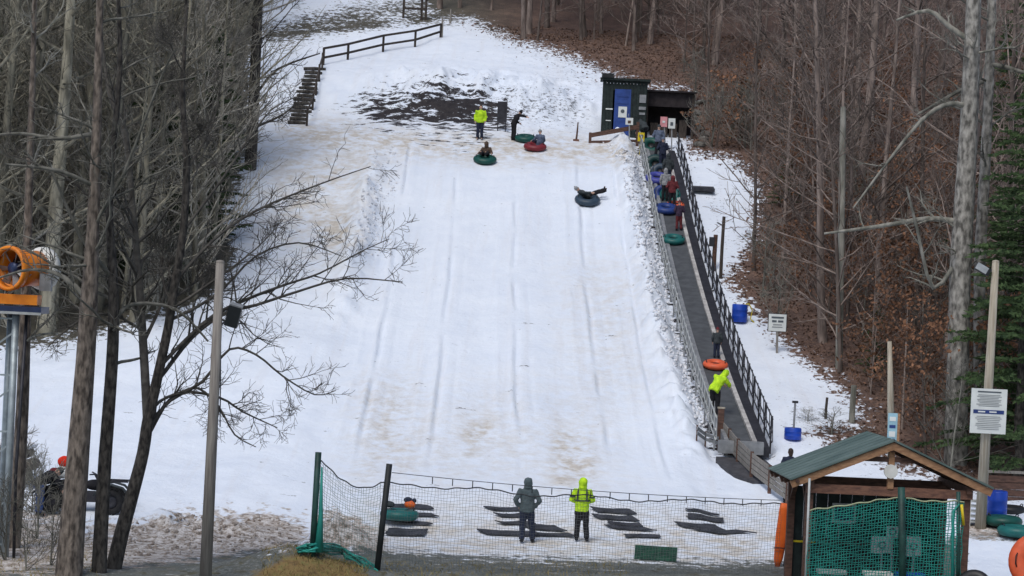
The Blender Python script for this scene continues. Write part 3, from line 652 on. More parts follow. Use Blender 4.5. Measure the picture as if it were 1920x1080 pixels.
# fallen leaves and snow clods: nobody could count them
rs = np.random.RandomState(4)
def litter(n, poly, xr, yr, size, name, label, m, margin=-6, up=.03):
    x = rs.uniform(*xr, n); y = rs.uniform(*yr, n); z = H(x, y); px, py = project(x, y, z)
    k = (sdist(poly, px, py) + rs.normal(0, 9, n) > margin) & (px > -60) & (px < 1980) & (py > -40); x, y, z = x[k], y[k], z[k]; n = len(x)
    c = np.stack([x, y, z + up * rs.uniform(.2, 2.0, n)], 1); a = rs.normal(0, 1, (n, 3)); a[:, 2] *= .5; a /= np.linalg.norm(a, axis=1, keepdims=True)
    b = np.cross(a, rs.normal(0, 1, (n, 3))); b /= np.linalg.norm(b, axis=1, keepdims=True); s = size * rs.uniform(.5, 1.4, (n, 1))
    V = np.stack([c - a * s, c + b * s * .6, c + a * s, c - b * s * .6], 1).reshape(-1, 3)
    return tag(link(name, arrays_mesh(name, V, np.arange(n * 4).reshape(-1, 4), m)), label, 'leaves', None, 'stuff')
litter(90000, RIGHT_WOOD, (-4, 30), (68, 135), .075, 'leaf_litter', 'rust brown fallen leaves over the hillside right of the slope', 'litter')
def clods(n, poly, size, name, label, m, seed):
    r = np.random.RandomState(seed); X = [p[0] for p in poly]; Yp = [p[1] for p in poly]; V = []; F = []
    cube = np.array([(x, y, z) for z in (-1, 1) for y in (-1, 1) for x in (-1, 1)], float); fc = np.array([(0, 2, 3, 1), (4, 5, 7, 6), (0, 1, 5, 4), (2, 6, 7, 3), (0, 4, 6, 2), (1, 3, 7, 5)])
    i = 0
    while i < n:
        px, py = r.uniform(min(X), max(X)), r.uniform(min(Yp), max(Yp))
        if inpoly(poly, px, py) < 0: continue
        q = hit(px, py); s = size * r.uniform(.3, 1.2) ** 1.5; A = np.linalg.qr(r.normal(0, 1, (3, 3)))[0]
        V.append((cube * (1 + r.normal(0, .22, (8, 3))) * np.array([1, .8, .6]) * s) @ A + np.array(q) + np.array([0, 0, s * .25])); F.append(fc + 8 * i); i += 1
    return tag(link(name, arrays_mesh(name, np.concatenate(V), np.concatenate(F), m)), label, 'snow' if 'snow' in name else 'dirt', None, 'stuff')
clods(900, [(1110, 262), (1190, 285), (1225, 420), (1280, 640), (1345, 800), (1310, 800), (1240, 640), (1180, 400), (1165, 300)], .055, 'snow_clods', 'broken lumps of snow along the bank left of the conveyor', 'snow_clod', 3)
clods(260, [(690, 280), (750, 270), (735, 480), (665, 480)], .05, 'snow_lumps', 'broken lumps of snow on the left bank of the run', 'snow_clod', 5)
clods(420, [(225, 985), (330, 965), (560, 972), (570, 1020), (420, 1038), (225, 1045)], .034, 'dirty_snow_lumps', 'lumps of dirty ploughed snow behind the left pole', mat('dirty_snow', (.52, .47, .42), (.16, .125, .10), 1.5, .9, .4), 6)

# ------------------------------------------------------------------ people
tex = bpy.data.textures.new('cloth_folds', 'CLOUDS'); tex.noise_scale = .13
def blob(name, mb, m, parent, voxel=.02, folds=0.0, sm=3):
    o = mb.build(name, m, parent, True)
    md = o.modifiers.new('surface', 'REMESH'); md.mode = 'VOXEL'; md.voxel_size = voxel; md.use_smooth_shade = True
    s_ = o.modifiers.new('soften', 'SMOOTH'); s_.iterations = sm; s_.factor = .5
    if folds:
        d = o.modifiers.new('folds', 'DISPLACE'); d.texture = tex; d.strength = folds; d.mid_level = .5; d.texture_coords = 'GLOBAL'
    return o
BASE = dict(pel=(0, 0, .95), waist=(0, 0, 1.10), chest=(0, .01, 1.32), neck=(0, 0, 1.49), head=(0, .02, 1.63),
            shL=(-.19, 0, 1.42), elL=(-.27, -.03, 1.15), wrL=(-.25, .08, .92), shR=(.19, 0, 1.42), elR=(.27, -.03, 1.15), wrR=(.25, .08, .92),
            hipL=(-.09, 0, .92), knL=(-.10, .02, .50), anL=(-.11, 0, .10), toL=(-.12, .15, .045), hipR=(.09, 0, .92), knR=(.10, .02, .50), anR=(.11, 0, .10), toR=(.12, .15, .045))
POSE = {
 'stand': {},
 'pockets': dict(elL=(-.33, -.08, 1.17), wrL=(-.22, .06, .98), elR=(.33, -.08, 1.17), wrR=(.22, .06, .98), knL=(-.10, .02, .5), anL=(-.10, 0, .10), toL=(-.12, .15, .045), knR=(.15, .02, .5), anR=(.19, .02, .10), toR=(.23, .16, .045)),
 'hands_front': dict(elL=(-.30, -.02, 1.16), wrL=(-.13, .22, 1.08), elR=(.30, -.02, 1.16), wrR=(.13, .22, 1.08), knR=(.13, .02, .5), anR=(.17, 0, .10), toR=(.20, .14, .045)),
 'reach': dict(waist=(.03, .05, 1.10), chest=(.08, .12, 1.29), neck=(.13, .2, 1.43), head=(.17, .27, 1.54), shL=(-.09, .12, 1.38), shR=(.27, .16, 1.39), elL=(-.14, .2, 1.12), wrL=(-.05, .36, 1.0), elR=(.50, .28, 1.36), wrR=(.74, .36, 1.30)),
 'lean': dict(pel=(-.03, -.05, .95), waist=(.02, .06, 1.09), chest=(.12, .16, 1.28), neck=(.2, .25, 1.40), head=(.27, .33, 1.50), shL=(-.03, .2, 1.40), shR=(.30, .12, 1.32), elL=(-.02, .42, 1.22), wrL=(.18, .55, 1.10), elR=(.42, .3, 1.15), wrR=(.42, .52, 1.05)),
 'bend': dict(pel=(0, -.1, .92), waist=(0, .05, 1.05), chest=(0, .27, 1.17), neck=(0, .42, 1.22), head=(0, .53, 1.27), shL=(-.19, .34, 1.2), shR=(.19, .34, 1.2), elL=(-.23, .48, .96), wrL=(-.2, .62, .76), elR=(.23, .48, .96), wrR=(.2, .62, .76)),
 'sit': dict(pel=(0, -.12, .30), waist=(0, -.16, .44), chest=(0, -.18, .66), neck=(0, -.14, .82), head=(0, -.10, .96), shL=(-.18, -.17, .75), shR=(.18, -.17, .75), elL=(-.30, -.05, .52), wrL=(-.36, .2, .46), elR=(.30, -.05, .52), wrR=(.36, .2, .46),
             hipL=(-.09, -.06, .30), knL=(-.15, .34, .52), anL=(-.13, .66, .38), toL=(-.13, .72, .52), hipR=(.09, -.06, .30), knR=(.15, .34, .52), anR=(.13, .66, .38), toR=(.13, .72, .52)),
 'lie': dict(pel=(0, -.02, .28), waist=(0, -.16, .34), chest=(0, -.34, .44), neck=(0, -.47, .52), head=(0, -.56, .60), shL=(-.18, -.4, .47), shR=(.18, -.4, .47), elL=(-.36, -.22, .42), wrL=(-.42, .04, .44), elR=(.36, -.22, .42), wrR=(.42, .04, .44),
             hipL=(-.09, .02, .30), knL=(-.12, .42, .52), anL=(-.12, .82, .66), toL=(-.12, .86, .82), hipR=(.09, .02, .30), knR=(.12, .42, .48), anR=(.15, .80, .58), toR=(.15, .85, .73)),
 'ride': dict(pel=(0, -.15, .86), waist=(0, -.06, 1.0), chest=(0, .14, 1.17), neck=(0, .28, 1.28), head=(0, .36, 1.40), shL=(-.19, .2, 1.24), shR=(.19, .2, 1.24), elL=(-.31, .34, 1.03), wrL=(-.33, .56, 1.03), elR=(.31, .34, 1.03), wrR=(.33, .56, 1.03),
              hipL=(-.11, -.1, .84), knL=(-.27, .28, .72), anL=(-.30, .12, .34), toL=(-.30, .27, .29), hipR=(.11, -.1, .84), knR=(.27, .28, .72), anR=(.30, .12, .34), toR=(.30, .27, .29)),
}
def person(label, loc, rz, pose='stand', h=1.75, jacket='cloth_black', trousers='cloth_black', top='cap', topm='cloth_black', boots='cloth_black', bands=False, hivis=False, group=None):
    root = thing('person', loc, label, 'person', rz, group); s = h / 1.75; root.scale = (s, s, s)
    J = {k: Vector(v) for k, v in {**BASE, **POSE[pose]}.items()}
    up = (J['head'] - J['neck']).normalized(); fw = Vector((0, 1, 0)) - up * up.y
    if fw.length < .1: fw = Vector((0, 0, -1))
    fw.normalize(); rt = fw.cross(up).normalized(); hm = Matrix((rt, fw, up)).transposed(); hd = J['head']
    b = MB()       # body: head with face, neck, trunk, limbs, hands
    b.ell(hd, (.078, .098, .118), rot=hm).ell(hd + fw * .035 - up * .06, (.055, .06, .06), rot=hm)
    b.ell(hd + fw * .10 - up * .012, (.014, .022, .026), 6, 5, hm)                      # nose
    for sx in (-1, 1): b.ell(hd + rt * .08 * sx - up * .005, (.014, .022, .034), 6, 5, hm)       # ears
    b.tube([J['neck'] - up * .05, hd - up * .06], [.06, .055], 8)
    b.tube([J['pel'], J['waist'], J['chest'], J['neck']], [(.14, .10), (.13, .10), (.16, .11), (.07, .07)], 10, right=(1, 0, 0))
    for S in 'LR':
        b.tube([J['sh' + S], J['el' + S], J['wr' + S]], [.05, .042, .032], 8); b.tube([J['chest'], J['sh' + S]], [.08, .055], 8)
        b.tube([J['hip' + S], J['kn' + S], J['an' + S]], [.085, .06, .042], 8); b.tube([J['pel'], J['hip' + S]], [.09, .085], 8)
        b.tube([J['an' + S], J['to' + S]], [.045, .035], 8)
        wr = J['wr' + S]; d = (wr - J['el' + S]).normalized(); sx = -1 if S == 'L' else 1
        lat = d.cross(Vector((sx, 0, .2))).normalized(); nrm = d.cross(lat).normalized()
        b.tube([wr, wr + d * .05, wr + d * .095], [.03, (.042, .022), (.04, .02)], 8, right=lat)
        for q, L in zip((-.03, -.010, .010, .03), (.062, .078, .072, .055)):
            f0 = wr + d * .085 + lat * q; f1 = f0 + d * L * .55 + nrm * .008; f2 = f1 + d * L * .4 + nrm * .026
            b.tube([f0, f1, f2], [.0115, .0105, .009], 6)
        b.tube([wr + d * .03 + lat * .035, wr + d * .06 + lat * .06, wr + d * .095 + lat * .066], [.014, .012, .010], 6)   # thumb
    blob('body', b, 'skin', root, .0135, 0, 1)
    e_ = MB()
    for sx in (-1, 1): e_.ell(hd + rt * .032 * sx + fw * .088 + up * .012, (.011, .008, .008), 6, 4, hm)
    e_.build('eyes', 'hair', root)['kind'] = 'stuff'
    b = MB()       # jacket
    dn = (J['pel'] - J['waist']).normalized()
    b.tube([J['pel'] + dn * .10, J['pel'], J['waist'], J['chest'], J['chest'].lerp(J['neck'], .6), J['neck'] + up * .02], [(.20, .155), (.205, .155), (.19, .145), (.21, .15), (.16, .115), (.085, .085)], 12, right=(1, 0, 0))
    for S in 'LR':
        b.tube([J['chest'].lerp(J['sh' + S], .3), J['sh' + S], J['el' + S], J['wr' + S] - (J['wr' + S] - J['el' + S]).normalized() * .02], [.11, .095, .078, .058], 9)
    if top == 'hood': b.ell(hd + up * .015 - fw * .02, (.125, .13, .155), 12, 8, hm).tube([J['neck'], hd], [.12, .115], 10)
    if top == 'fold': b.ell(J['neck'] - fw * .08 + up * .02, (.14, .08, .07), 10, 6, hm)
    jm = M[jacket]
    blob('jacket', b, jm, root, .018, .05)
    b = MB()       # trousers
    b.ell(J['pel'] - up * .02, (.165, .13, .14))
    for S in 'LR':
        k = J['kn' + S]; b.tube([J['pel'].lerp(J['hip' + S], .7), J['hip' + S].lerp(k, .2), k, k.lerp(J['an' + S], .6), J['an' + S].lerp(k, .04)], [.115, .115, .085, .080, .078], 10)
    blob('trousers', b, trousers, root, .018, .04)
    for S in 'LR':
        b = MB(); an, to = J['an' + S], J['to' + S]; d = (to - an); dz = Vector((0, 0, 1)) if abs(d.z) < .1 else (an - J['kn' + S]).normalized() * -1
        b.tube([an + (J['kn' + S] - an).normalized() * .10, an, an + (an - J['kn' + S]).normalized() * .05], [.062, .06, .058], 8)
        b.tube([an + (an - J['kn' + S]).normalized() * .04 - d * .25, an.lerp(to, .55), to], [(.05, .05), (.052, .045), (.04, .035)], 8)
        blob('boot', b, boots, root, .02)
    if top == 'cap':
        b = MB(); b.lathe([(.102, .0), (.104, .03), (.098, .075), (.07, .118), (.03, .138), (.0, .142)], 14, hd + up * .02 - fw * .012, hm)
        b.lathe([(.095, 0.0), (.108, .0), (.110, .035), (.100, .035)], 14, hd + up * .015 - fw * .012, hm, True); b.ell(hd + up * .175 - fw * .012, (.03, .03, .03), 7, 5)
        b.build('knit_cap', topm, root, True)
    if top == 'helmet':
        b = MB(); b.lathe([(.125, -.06), (.135, .0), (.13, .06), (.10, .12), (.05, .15), (0, .158)], 16, hd + up * .0, hm); b.box(hd + fw * .15 + up * .03, (.16, .09, .02), hm); b.build('helmet', topm, root, True)
    if top in ('hair', 'fold'):
        b = MB(); b.ell(hd + up * .025 - fw * .022, (.09, .105, .115), 12, 8, hm).ell(hd - fw * .05 - up * .06, (.075, .06, .09), 10, 6, hm); blob('hair', b, 'hair', root, .016, .012)
    if bands:      # dark tape over the bright jacket
        wv, cv, pv = J['waist'], J['chest'], J['pel']
        MB().lathe([(1, -.022), (1.03, -.022), (1.03, .022), (1, .022)], 28, (0, 0, 0), None, True).build('waist_tape', 'reflect', root).matrix_local = Matrix.Translation(wv + Vector((0, 0, .06))) @ Matrix.Diagonal((.215, .17, 1, 1))
        for sx in (-1, 1):
            MB().tube([wv + Vector((sx * .13, -.148, .07)), cv + Vector((sx * .13, -.155, .0)), J['chest'].lerp(J['neck'], .45) + Vector((sx * .12, -.12, .02)), J['chest'].lerp(J['neck'], .62) + Vector((sx * .11, -.02, .055))], [(.024, .010)] * 4, 6, right=(1, 0, 0)).build('shoulder_tape', 'reflect', root)
            MB().lathe([(.088, -.02), (.094, -.02), (.094, .02), (.088, .02)], 12, J['sh' + ('L' if sx < 0 else 'R')].lerp(J['el' + ('L' if sx < 0 else 'R')], .62), None, True).build('sleeve_tape', 'reflect', root)
    return root

# ------------------------------------------------------------------ snow tubes
def snow_tube(label, loc, color, rz=0.0, rot=None, d=1.1, group='snow tubes'):
    root = thing('snow_tube', loc, label, 'snow tube', rz, group, rot); Rr, r = d / 2 * .66, d / 2 * .34
    pr = []
    for i in range(14):
        t = 2 * math.pi * i / 14; pr.append((Rr + r * math.cos(t), r * .78 + r * .78 * math.sin(t)))
    MB().lathe(pr, 32, closed=True).build('inflated_ring', 'tube_' + color, root, True)
    MB().lathe([(0, .045), (Rr * .8, .04), (Rr * 1.2, .012), (Rr * 1.2, -.004), (0, -.004)], 24).build('base_cover', 'tube_black', root, True)
    MB().lathe([(0, .16), (Rr - r * .55, .17), (Rr - r * .75, .13), (0, .12)], 20).build('seat', 'tube_black', root, True)
    for sx in (-1, 1):
        MB().tube([(sx * (Rr + .02), -.16, r * 1.5), (sx * (Rr + .05), -.09, r * 1.5 + .06), (sx * (Rr + .05), .09, r * 1.5 + .06), (sx * (Rr + .02), .16, r * 1.5)], .016, 6).build('handle', 'tube_black', root, True)
    return root

# ------------------------------------------------------------------ conveyor lift
def cpt(Y, dx=0.0, dz=0.0): x = convx(Y); return Vector((x + dx, Y, float(prof(Y)) + dz))
C0, C1 = 71.2, 107.0
YS = np.linspace(C0, C1, 30)
lift = thing('conveyor_lift', cpt(C0), 'long dark conveyor belt with railings climbing the right side of the slope', 'conveyor')
O = Vector(lift.location)
def strip(name, x0, x1, z0, z1, m, ys=YS):
    mb = MB(); vs = []; 
    for y in ys:
        for (dx, dz) in ((x0, z0), (x1, z0), (x1, z1), (x0, z1)): vs.append(cpt(y, dx, dz) - O)
    n = len(ys); fs = [(4 * i + j, 4 * i + (j + 1) % 4, 4 * (i + 1) + (j + 1) % 4, 4 * (i + 1) + j) for i in range(n - 1) for j in range(4)]
    fs += [(0, 1, 2, 3), tuple(4 * (n - 1) + q for q in (3, 2, 1, 0))]
    mb.add(vs, fs); return mb.build(name, m, lift)
strip('belt', -.42, .36, -.2, .16, 'belt'); strip('side_frame', -.56, -.425, -.3, .24, 'metal_grey'); strip('side_frame', .365, .52, -.3, .26, 'curb')
strip('walkway', .525, .95, -.3, .05, 'metal_dark')
def railing(dx, m, mp, top, step, bal, name):
    ys = np.arange(C0 + .3, C1, step)
    for y in ys: MB().beam(cpt(y, dx, -.25) - O, cpt(y, dx, top) - O, .055, .055, (0, 1, 0)).build(name + '_post', mp, lift)
    for z_ in (top, top * .55, .22):
        MB().tube([cpt(y, dx + .0, z_) - O for y in np.linspace(C0, C1, 24)], .026, 5).build(name + '_rail', m, lift, True)
    if bal:
        for y in np.arange(C0 + .15, C1, bal): MB().beam(cpt(y, dx + .045, .2) - O, cpt(y + .22, dx + .045, top) - O, .028, .028, (0, 1, 0)).build('baluster', m, lift)
railing(-.86, 'metal_pale', 'metal_grey', .95, 1.5, .75, 'left_railing'); railing(1.02, 'metal_dark', 'metal_dark', 1.0, 1.5, .75, 'right_railing')
for o_ in lift.children: o_.name = o_.name.replace('left_railing_', 'railing_').replace('right_railing_', 'railing_')
MB().box(cpt(C0, -.03, .02) - O + Vector((0, -.18, 0)), (1.5, .34, .42)).build('end_housing', 'metal_grey', lift)
# dark landing mat at the foot
q0 = cpt(69.9); land = thing('landing_mat', q0, 'dark rubber mat at the foot of the conveyor', 'mat')
mb = MB(); vs = []
for y, a_, b_ in ((70.95, -.85, .80), (70.2, -.95, .85), (69.2, -.9, .85), (68.2, -.6, .75), (67.4, -.1, .55)):
    for dx in (a_, b_): p = cpt(y, dx); p.z = gz(p.x, p.y) + .10; vs += [p - q0, p - q0 - Vector((0, 0, .3))]
mb.add(vs, [f for i in range(4) for f in ((4 * i, 4 * i + 2, 4 * i + 6, 4 * i + 4), (4 * i, 4 * i + 4, 4 * i + 5, 4 * i + 1), (4 * i + 2, 4 * i + 3, 4 * i + 7, 4 * i + 6))] + [(0, 1, 3, 2), (16, 18, 19, 17)]); mb.build('rubber_sheet', 'landing', land)
# timber fence that curves down from the lift to the pavilion
def plank_fence(name, label, base_px, hgt, m_post, m_board, nb, cat='fence', dz0=.18, post=.10, board_t=.03):
    pts = [hit(*p) for p in base_px]; root = thing(name, pts[0], label, cat); o = pts[0]
    for p in pts: MB().box(p - o + Vector((0, 0, hgt / 2 - .1)), (post, post, hgt + .25)).build('post', m_post, root)
    for a_, b_ in zip(pts[:-1], pts[1:]):
        for k in range(nb):
            z0 = dz0 + (hgt - dz0) * (k + .5) / nb; hb_ = (hgt - dz0) / nb * (.82 if nb > 2 else .18 / (hgt - dz0) * nb * .6)
            off = Vector((0, -.06, 0)); MB().beam(a_ - o + Vector((0, 0, z0)) + off, b_ - o + Vector((0, 0, z0)) + off, board_t, hb_).build('board', m_board, root)
    return root
plank_fence('plank_fence', 'grey plank fence with red brown posts curving from lift to pavilion', [(1352, 836), (1366, 852), (1382, 872), (1408, 898), (1442, 925), (1475, 950)], .85, 'brown_wood', 'old_wood', 4)
plank_fence('rail_fence', 'short low metal rail beside the foot of the conveyor', [(1306, 826), (1322, 838), (1346, 845)], .5, 'brown_wood', 'metal_grey', 2, post=.05)
q = hit(1349, 838); pr = thing('gate_post', q, 'stout red brown timber post at the foot of the conveyor', 'post'); MB().box((0, 0, .6), (.2, .2, 1.4)).build('shaft', 'brown_wood', pr); MB().box((0, 0, 1.33), (.24, .24, .05)).build('cap', 'pale_wood', pr)

# ------------------------------------------------------------------ start hut at the top
hp = gpt(5.35, 110.4); hut = thing('start_hut', hp - Vector((0, 0, .3)), 'dark green start hut with a blue door at the top of the conveyor', 'hut', R(-2))
W_, D_, Hh = 2.25, 2.4, 3.1
for i in range(13):        # upright boards on the front, leaving the doorway
    x = -W_ / 2 + (i + .5) * W_ / 13
    if -.52 < x < .32: MB().box((x, 0, Hh - .28), (W_ / 13 - .012, .05, .56)).build('board', 'shed_green', hut)
    else: MB().box((x, rng.uniform(-.006, .006), Hh / 2), (W_ / 13 - .012, .05, Hh)).build('board', 'shed_green', hut)
MB().box((-W_ / 2 - .002, D_ / 2 + .03, Hh / 2), (.06, D_, Hh)).build('wall', 'shed_green', hut); MB().box((W_ / 2 + .002, D_ / 2 + .03, Hh / 2), (.06, D_, Hh)).build('wall', 'shed_green', hut)
MB().box((0, D_ + .05, Hh / 2), (W_ - .06, .05, Hh)).build('wall', 'shed_green', hut)
rf = MB().box((0, D_ / 2, Hh + .07), (W_ + .35, D_ + .4, .12), Matrix.Rotation(R(3), 3, 'X')).build('roof', 'shed_green', hut); MB().box((-W_ / 2 + .2, -.12, Hh + .16), (.62, .3, .22)).build('roof_box', 'black_post', rf)
dr = MB().box((-.10, -.01, 1.32), (.84, .05, 2.56)).build('door', 'door_blue', hut)
for z_, h_ in ((2.35, .28), (1.95, .2), (.55, .7)): MB().box((-.10, -.045, z_), (.62, .02, h_)).build('door_panel', 'door_blue', dr)
MB().box((-.08, -.052, 1.42), (.44, .02, .56)).build('door_notice', 'sign_white', dr); MB().lathe([(0, -.01), (.1, -.01), (.1, .01), (0, .01)], 12, (-.08, -.066, 1.46), Matrix.Rotation(R(90), 3, 'X')).build('notice_mark', 'sign_ink', dr); MB().tube([(.24, -.06, 1.2), (.24, -.06, 1.35)], .02, 6).build('handle', 'metal_grey', dr)
for x_, z_, w_, h_ in ((-.78, 1.55, .36, .07), (-.8, .95, .26, .05), (1.02, 2.15, .34, .42), (1.02, 1.66, .36, .16), (1.0, 1.38, .3, .12)): MB().box((x_ if x_ < .9 else .93, -.045, z_), (w_, .02, h_)).build('notice', 'metal_grey' if x_ > .9 else 'sign_white', hut)
q = gpt(7.75, 111.2); an = thing('lean_to', q - Vector((0, 0, .3)), 'low dark brown open fronted lean-to beside the start hut', 'hut', R(-2))
for i in range(10): MB().box((-1.2 + (i + .5) * .24, 1.2 + .022 * (i % 2), 1.35), (.25, .02, 2.7)).build('board', 'shed_brown', an)
for x_ in (-1.18, 1.22): MB().box((x_, 0, 1.3), (.12, .12, 2.6)).build('post', 'dark_wood', an)
MB().box((0, -.02, 2.3), (2.5, .05, .75)).build('fascia', 'shed_brown', an); MB().box((.02, .6, 2.78), (2.75, 1.7, .09), Matrix.Rotation(R(4), 3, 'X')).build('roof', 'shed_brown', an)
for k in range(4): MB().box((-.75 + .5 * k, .62, .55 + .1 * (k % 2)), (.4, .5, 1.1 + .2 * (k % 2))).build('shelf', 'dark_wood', an)
# timber rail in front of the hut
q = hit(1106, 268); br_ = thing('timber_barrier', q, 'brown timber barrier rail in front of the start hut', 'barrier')
e1 = P(1196, 238, 108.2) - q; s1 = Vector((0, 0, .38)); MB().beam(s1, e1, .16, .22).build('rail', 'brown_wood', br_); MB().box((0, 0, .15), (.14, .14, .75)).build('post', 'brown_wood', br_); MB().box((e1.x, e1.y, e1.z - .5), (.14, .14, 1.5)).build('post', 'brown_wood', br_); MB().beam(Vector((0, 0, .05)), Vector((e1.x, e1.y, e1.z - .7)), .08, .12).build('rail', 'brown_wood', br_)
q = hit(1080, 264); st = thing('marker_stake', q, 'thin leaning brown stake on the snow left of the start hut', 'stake'); MB().tube([(0, 0, -.1), (.04, 0, .45), (.06, 0, .95)], [.05, .045, .03], 6).build('shaft', 'brown_wood', st); MB().box((0, 0, .02), (.3, .2, .12)).build('foot', 'red_wood', st)
def post_sign(name, label, base, face_px, Y, board_m, marks, post_m='metal_grey', pw=.06, cat='sign', border=None):
    (x0, y0, x1, y1) = face_px; c = P((x0 + x1) / 2, (y0 + y1) / 2, Y); wd, ht = (x1 - x0) * Y / FPX, (y1 - y0) * Y / FPX
    root = thing(name, base, label, cat); o = Vector(base); c = c - o
    MB().beam(Vector((0, 0, -.2)), Vector((c.x, c.y + .05, c.z + ht * .4)), pw, pw, (0, 1, 0)).build('post', post_m, root)
    bd = MB().box(c + Vector((0, -.02, 0)), (wd, .03, ht)).build('board', board_m, root)
    if border: MB().box(c + Vector((0, .002, 0)), (wd + .05, .02, ht + .05)).build('frame', border, root)
    for (u, v, w2, h2, mm) in marks: MB().box(c + Vector(((u - .5) * wd, -.042, (.5 - v) * ht)), (w2 * wd, .008, h2 * ht)).build('print', mm, bd)
    return root
for fx, bx_, mm, lb, mk in (((1238, 219, 1251, 238), (1249, 268), 'sign_pink', 'small pink sign on a thin post at the top of the conveyor', [(.5, .5, .4, .2, 'sign_white')]), ((1253, 222, 1266, 241), (1260, 272), 'sign_white', 'small white sign with a dark mark, right of the pink sign', [(.5, .55, .4, .35, 'sign_ink')]), ((1173, 221, 1187, 234), (1180, 262), 'sign_white', 'small white sign behind the timber barrier', [(.5, .6, .4, .4, 'brown_wood')])):
    b_ = P(bx_[0], bx_[1], 107.6); b_.z = gz(b_.x, b_.y); post_sign('post_sign', lb, b_, fx, 107.6, mm, mk, 'metal_grey')
b_ = P(1201, 265, 106.4); b_.z = min(b_.z, gz(b_.x, b_.y) + .1); yb = thing('control_box', b_, 'yellow control box on a post at the top left of the conveyor', 'control box'); c_ = P(1202, 257, 106.4) - b_; MB().beam(Vector((0, 0, -.2)), c_, .07, .07, (0, 1, 0)).build('post', 'yellow', yb); MB().box(c_, (.32, .2, .44)).build('box', 'yellow', yb); MB().box(c_ + Vector((0, -.11, .05)), (.2, .02, .12)).build('label_plate', 'sign_ink', yb)

# ------------------------------------------------------------------ fence, steps and frame at the upper left
pts_px = [((606, 122), (606, 90)), ((652, 112), (652, 82)), ((718, 97), (718, 66)), ((778, 88), (778, 57)), ((826, 70), (827, 45))]
B = [hit(*p[0]) for p in pts_px]; o = B[0]
rfn = thing('rail_fence', o, 'weathered two rail timber fence above the snow bank at upper left', 'fence')
hts = [max(.7, (p[0][1] - p[1][1]) * b.y / FPX) for p, b in zip(pts_px, B)]
for b, h_ in zip(B, hts): MB().box(b - o + Vector((0, 0, h_ / 2 - .1)), (.13, .13, h_ + .25)).build('post', 'dark_wood', rfn)
for i in range(4):
    for f in (.97, .42): MB().beam(B[i] - o + Vector((0, -.09, hts[i] * f)), B[i + 1] - o + Vector((0, -.09, hts[i + 1] * f)), .05, .13).build('rail', 'dark_wood', rfn)
n = 15; A_, Bq = (560, 233), (594, 132); sb = hit(*A_)
steps = thing('log_steps', sb, 'dark log steps climbing the snow at upper left', 'steps')
for i in range(n):
    f = i / (n - 1); p = hit(A_[0] + (Bq[0] - A_[0]) * f - 4, A_[1] + (Bq[1] - A_[1]) * f) - sb; wd = rng.uniform(.42, .62)
    MB().tube([p + Vector((-wd, rng.uniform(-.06, .06), .07)), p + Vector((0, 0, .10)), p + Vector((wd, rng.uniform(-.06, .06), .07))], [.09, .1, .09], 7).build('log', 'bark_dark', steps)
hpx = [((575, 236), 30), ((586, 206), 26), ((592, 178), 26), ((598, 150), 26), ((604, 128), 26)]; hb_ = [hit(*p[0]) for p in hpx]
hr_ = thing('handrail', hb_[0], 'dark handrail posts beside the log steps', 'handrail')
for p, (q, h_) in zip(hb_, hpx): MB().box(p - hb_[0] + Vector((0, 0, h_ * p.y / FPX / 2)), (.11, .11, h_ * p.y / FPX + .2)).build('post', 'dark_wood', hr_)
for a_, b_ in zip(hb_[:-1], hb_[1:]): MB().beam(a_ - hb_[0] + Vector((0, 0, .75)), b_ - hb_[0] + Vector((0, 0, .7)), .07, .09).build('rail', 'dark_wood', hr_)
q = hit(756, 34); fr = thing('timber_stand', q, 'dark timber frame of posts cut off by the top edge', 'frame')
for px_, h_ in ((756, 1.9), (790, 1.9), (798, 1.9)): 
    p = P(px_, 36, q.y) - q; MB().box((p.x, p.y, h_ / 2 - .25), (.14, .14, h_ + .4)).build('post', 'dark_wood', fr)
for z_ in (.62, 1.3): MB().beam(Vector((-.05, -.1, z_)), P(800, 36, q.y) - q + Vector((0, -.1, z_)), .06, .14).build('rail', 'dark_wood', fr)
for bx_, by_, h_, mm, lb, nm in ((828, 70, 1.25, 'old_wood', 'pale short post at the upper end of the rail fence', 'post'), (844, 44, .9, 'old_wood', 'thin pale stake above the rail fence', 'stake')):
    q = hit(bx_, by_); t_ = thing(nm + '_marker', q, lb, 'post'); MB().tube([(0, 0, -.2), (.01, 0, h_ * .6), (0, 0, h_)], [.07, .065, .05], 6).build('shaft', mm, t_)
q = hit(940, 246); pn = thing('dark_panel', q, 'dark upright board on legs in the snow behind the top attendant', 'board'); MB().box((0, 0, 1.0), (.5, .06, 1.05)).build('panel', 'metal_dark', pn); MB().box((-.2, 0, .2), (.05, .05, .7)).build('leg', 'metal_dark', pn); MB().box((.2, 0, .2), (.05, .05, .7)).build('leg', 'metal_dark', pn)

# ------------------------------------------------------------------ right of the lift: posts, barrels, signs
def post_thing(bx_, by_, ty, r_, mm, lb, top=None):
    q = hit(bx_, by_); h_ = (by_ - ty) * q.y / FPX; t_ = thing('wooden_post', q, lb, 'post'); MB().tube([(0, 0, -.2), (.0, 0, h_ * .5), (.02, 0, h_)], [r_, r_ * .95, r_ * .9], 8).build('shaft', mm, t_)
    if top == 'box': MB().box((-.14, -.04, h_ * .8), (.22, .18, .4)).build('box', 'metal_dark', t_)
    if top == 'hook': MB().beam(Vector((0, 0, h_ * .85)), Vector((-.25, 0, h_ * .9)), .05, .05).build('arm', 'metal_dark', t_)
    if top == 'tee': MB().box((0, 0, h_), (.24, .06, .06)).build('crossbar', 'metal_dark', t_)
    return t_
post_thing(1338, 508, 440, .10, 'brown_wood', 'short brown post with a dark box right of the conveyor', 'box')
post_thing(1351, 522, 406, .075, 'dark_wood', 'tall thin dark post right of the conveyor', 'hook')
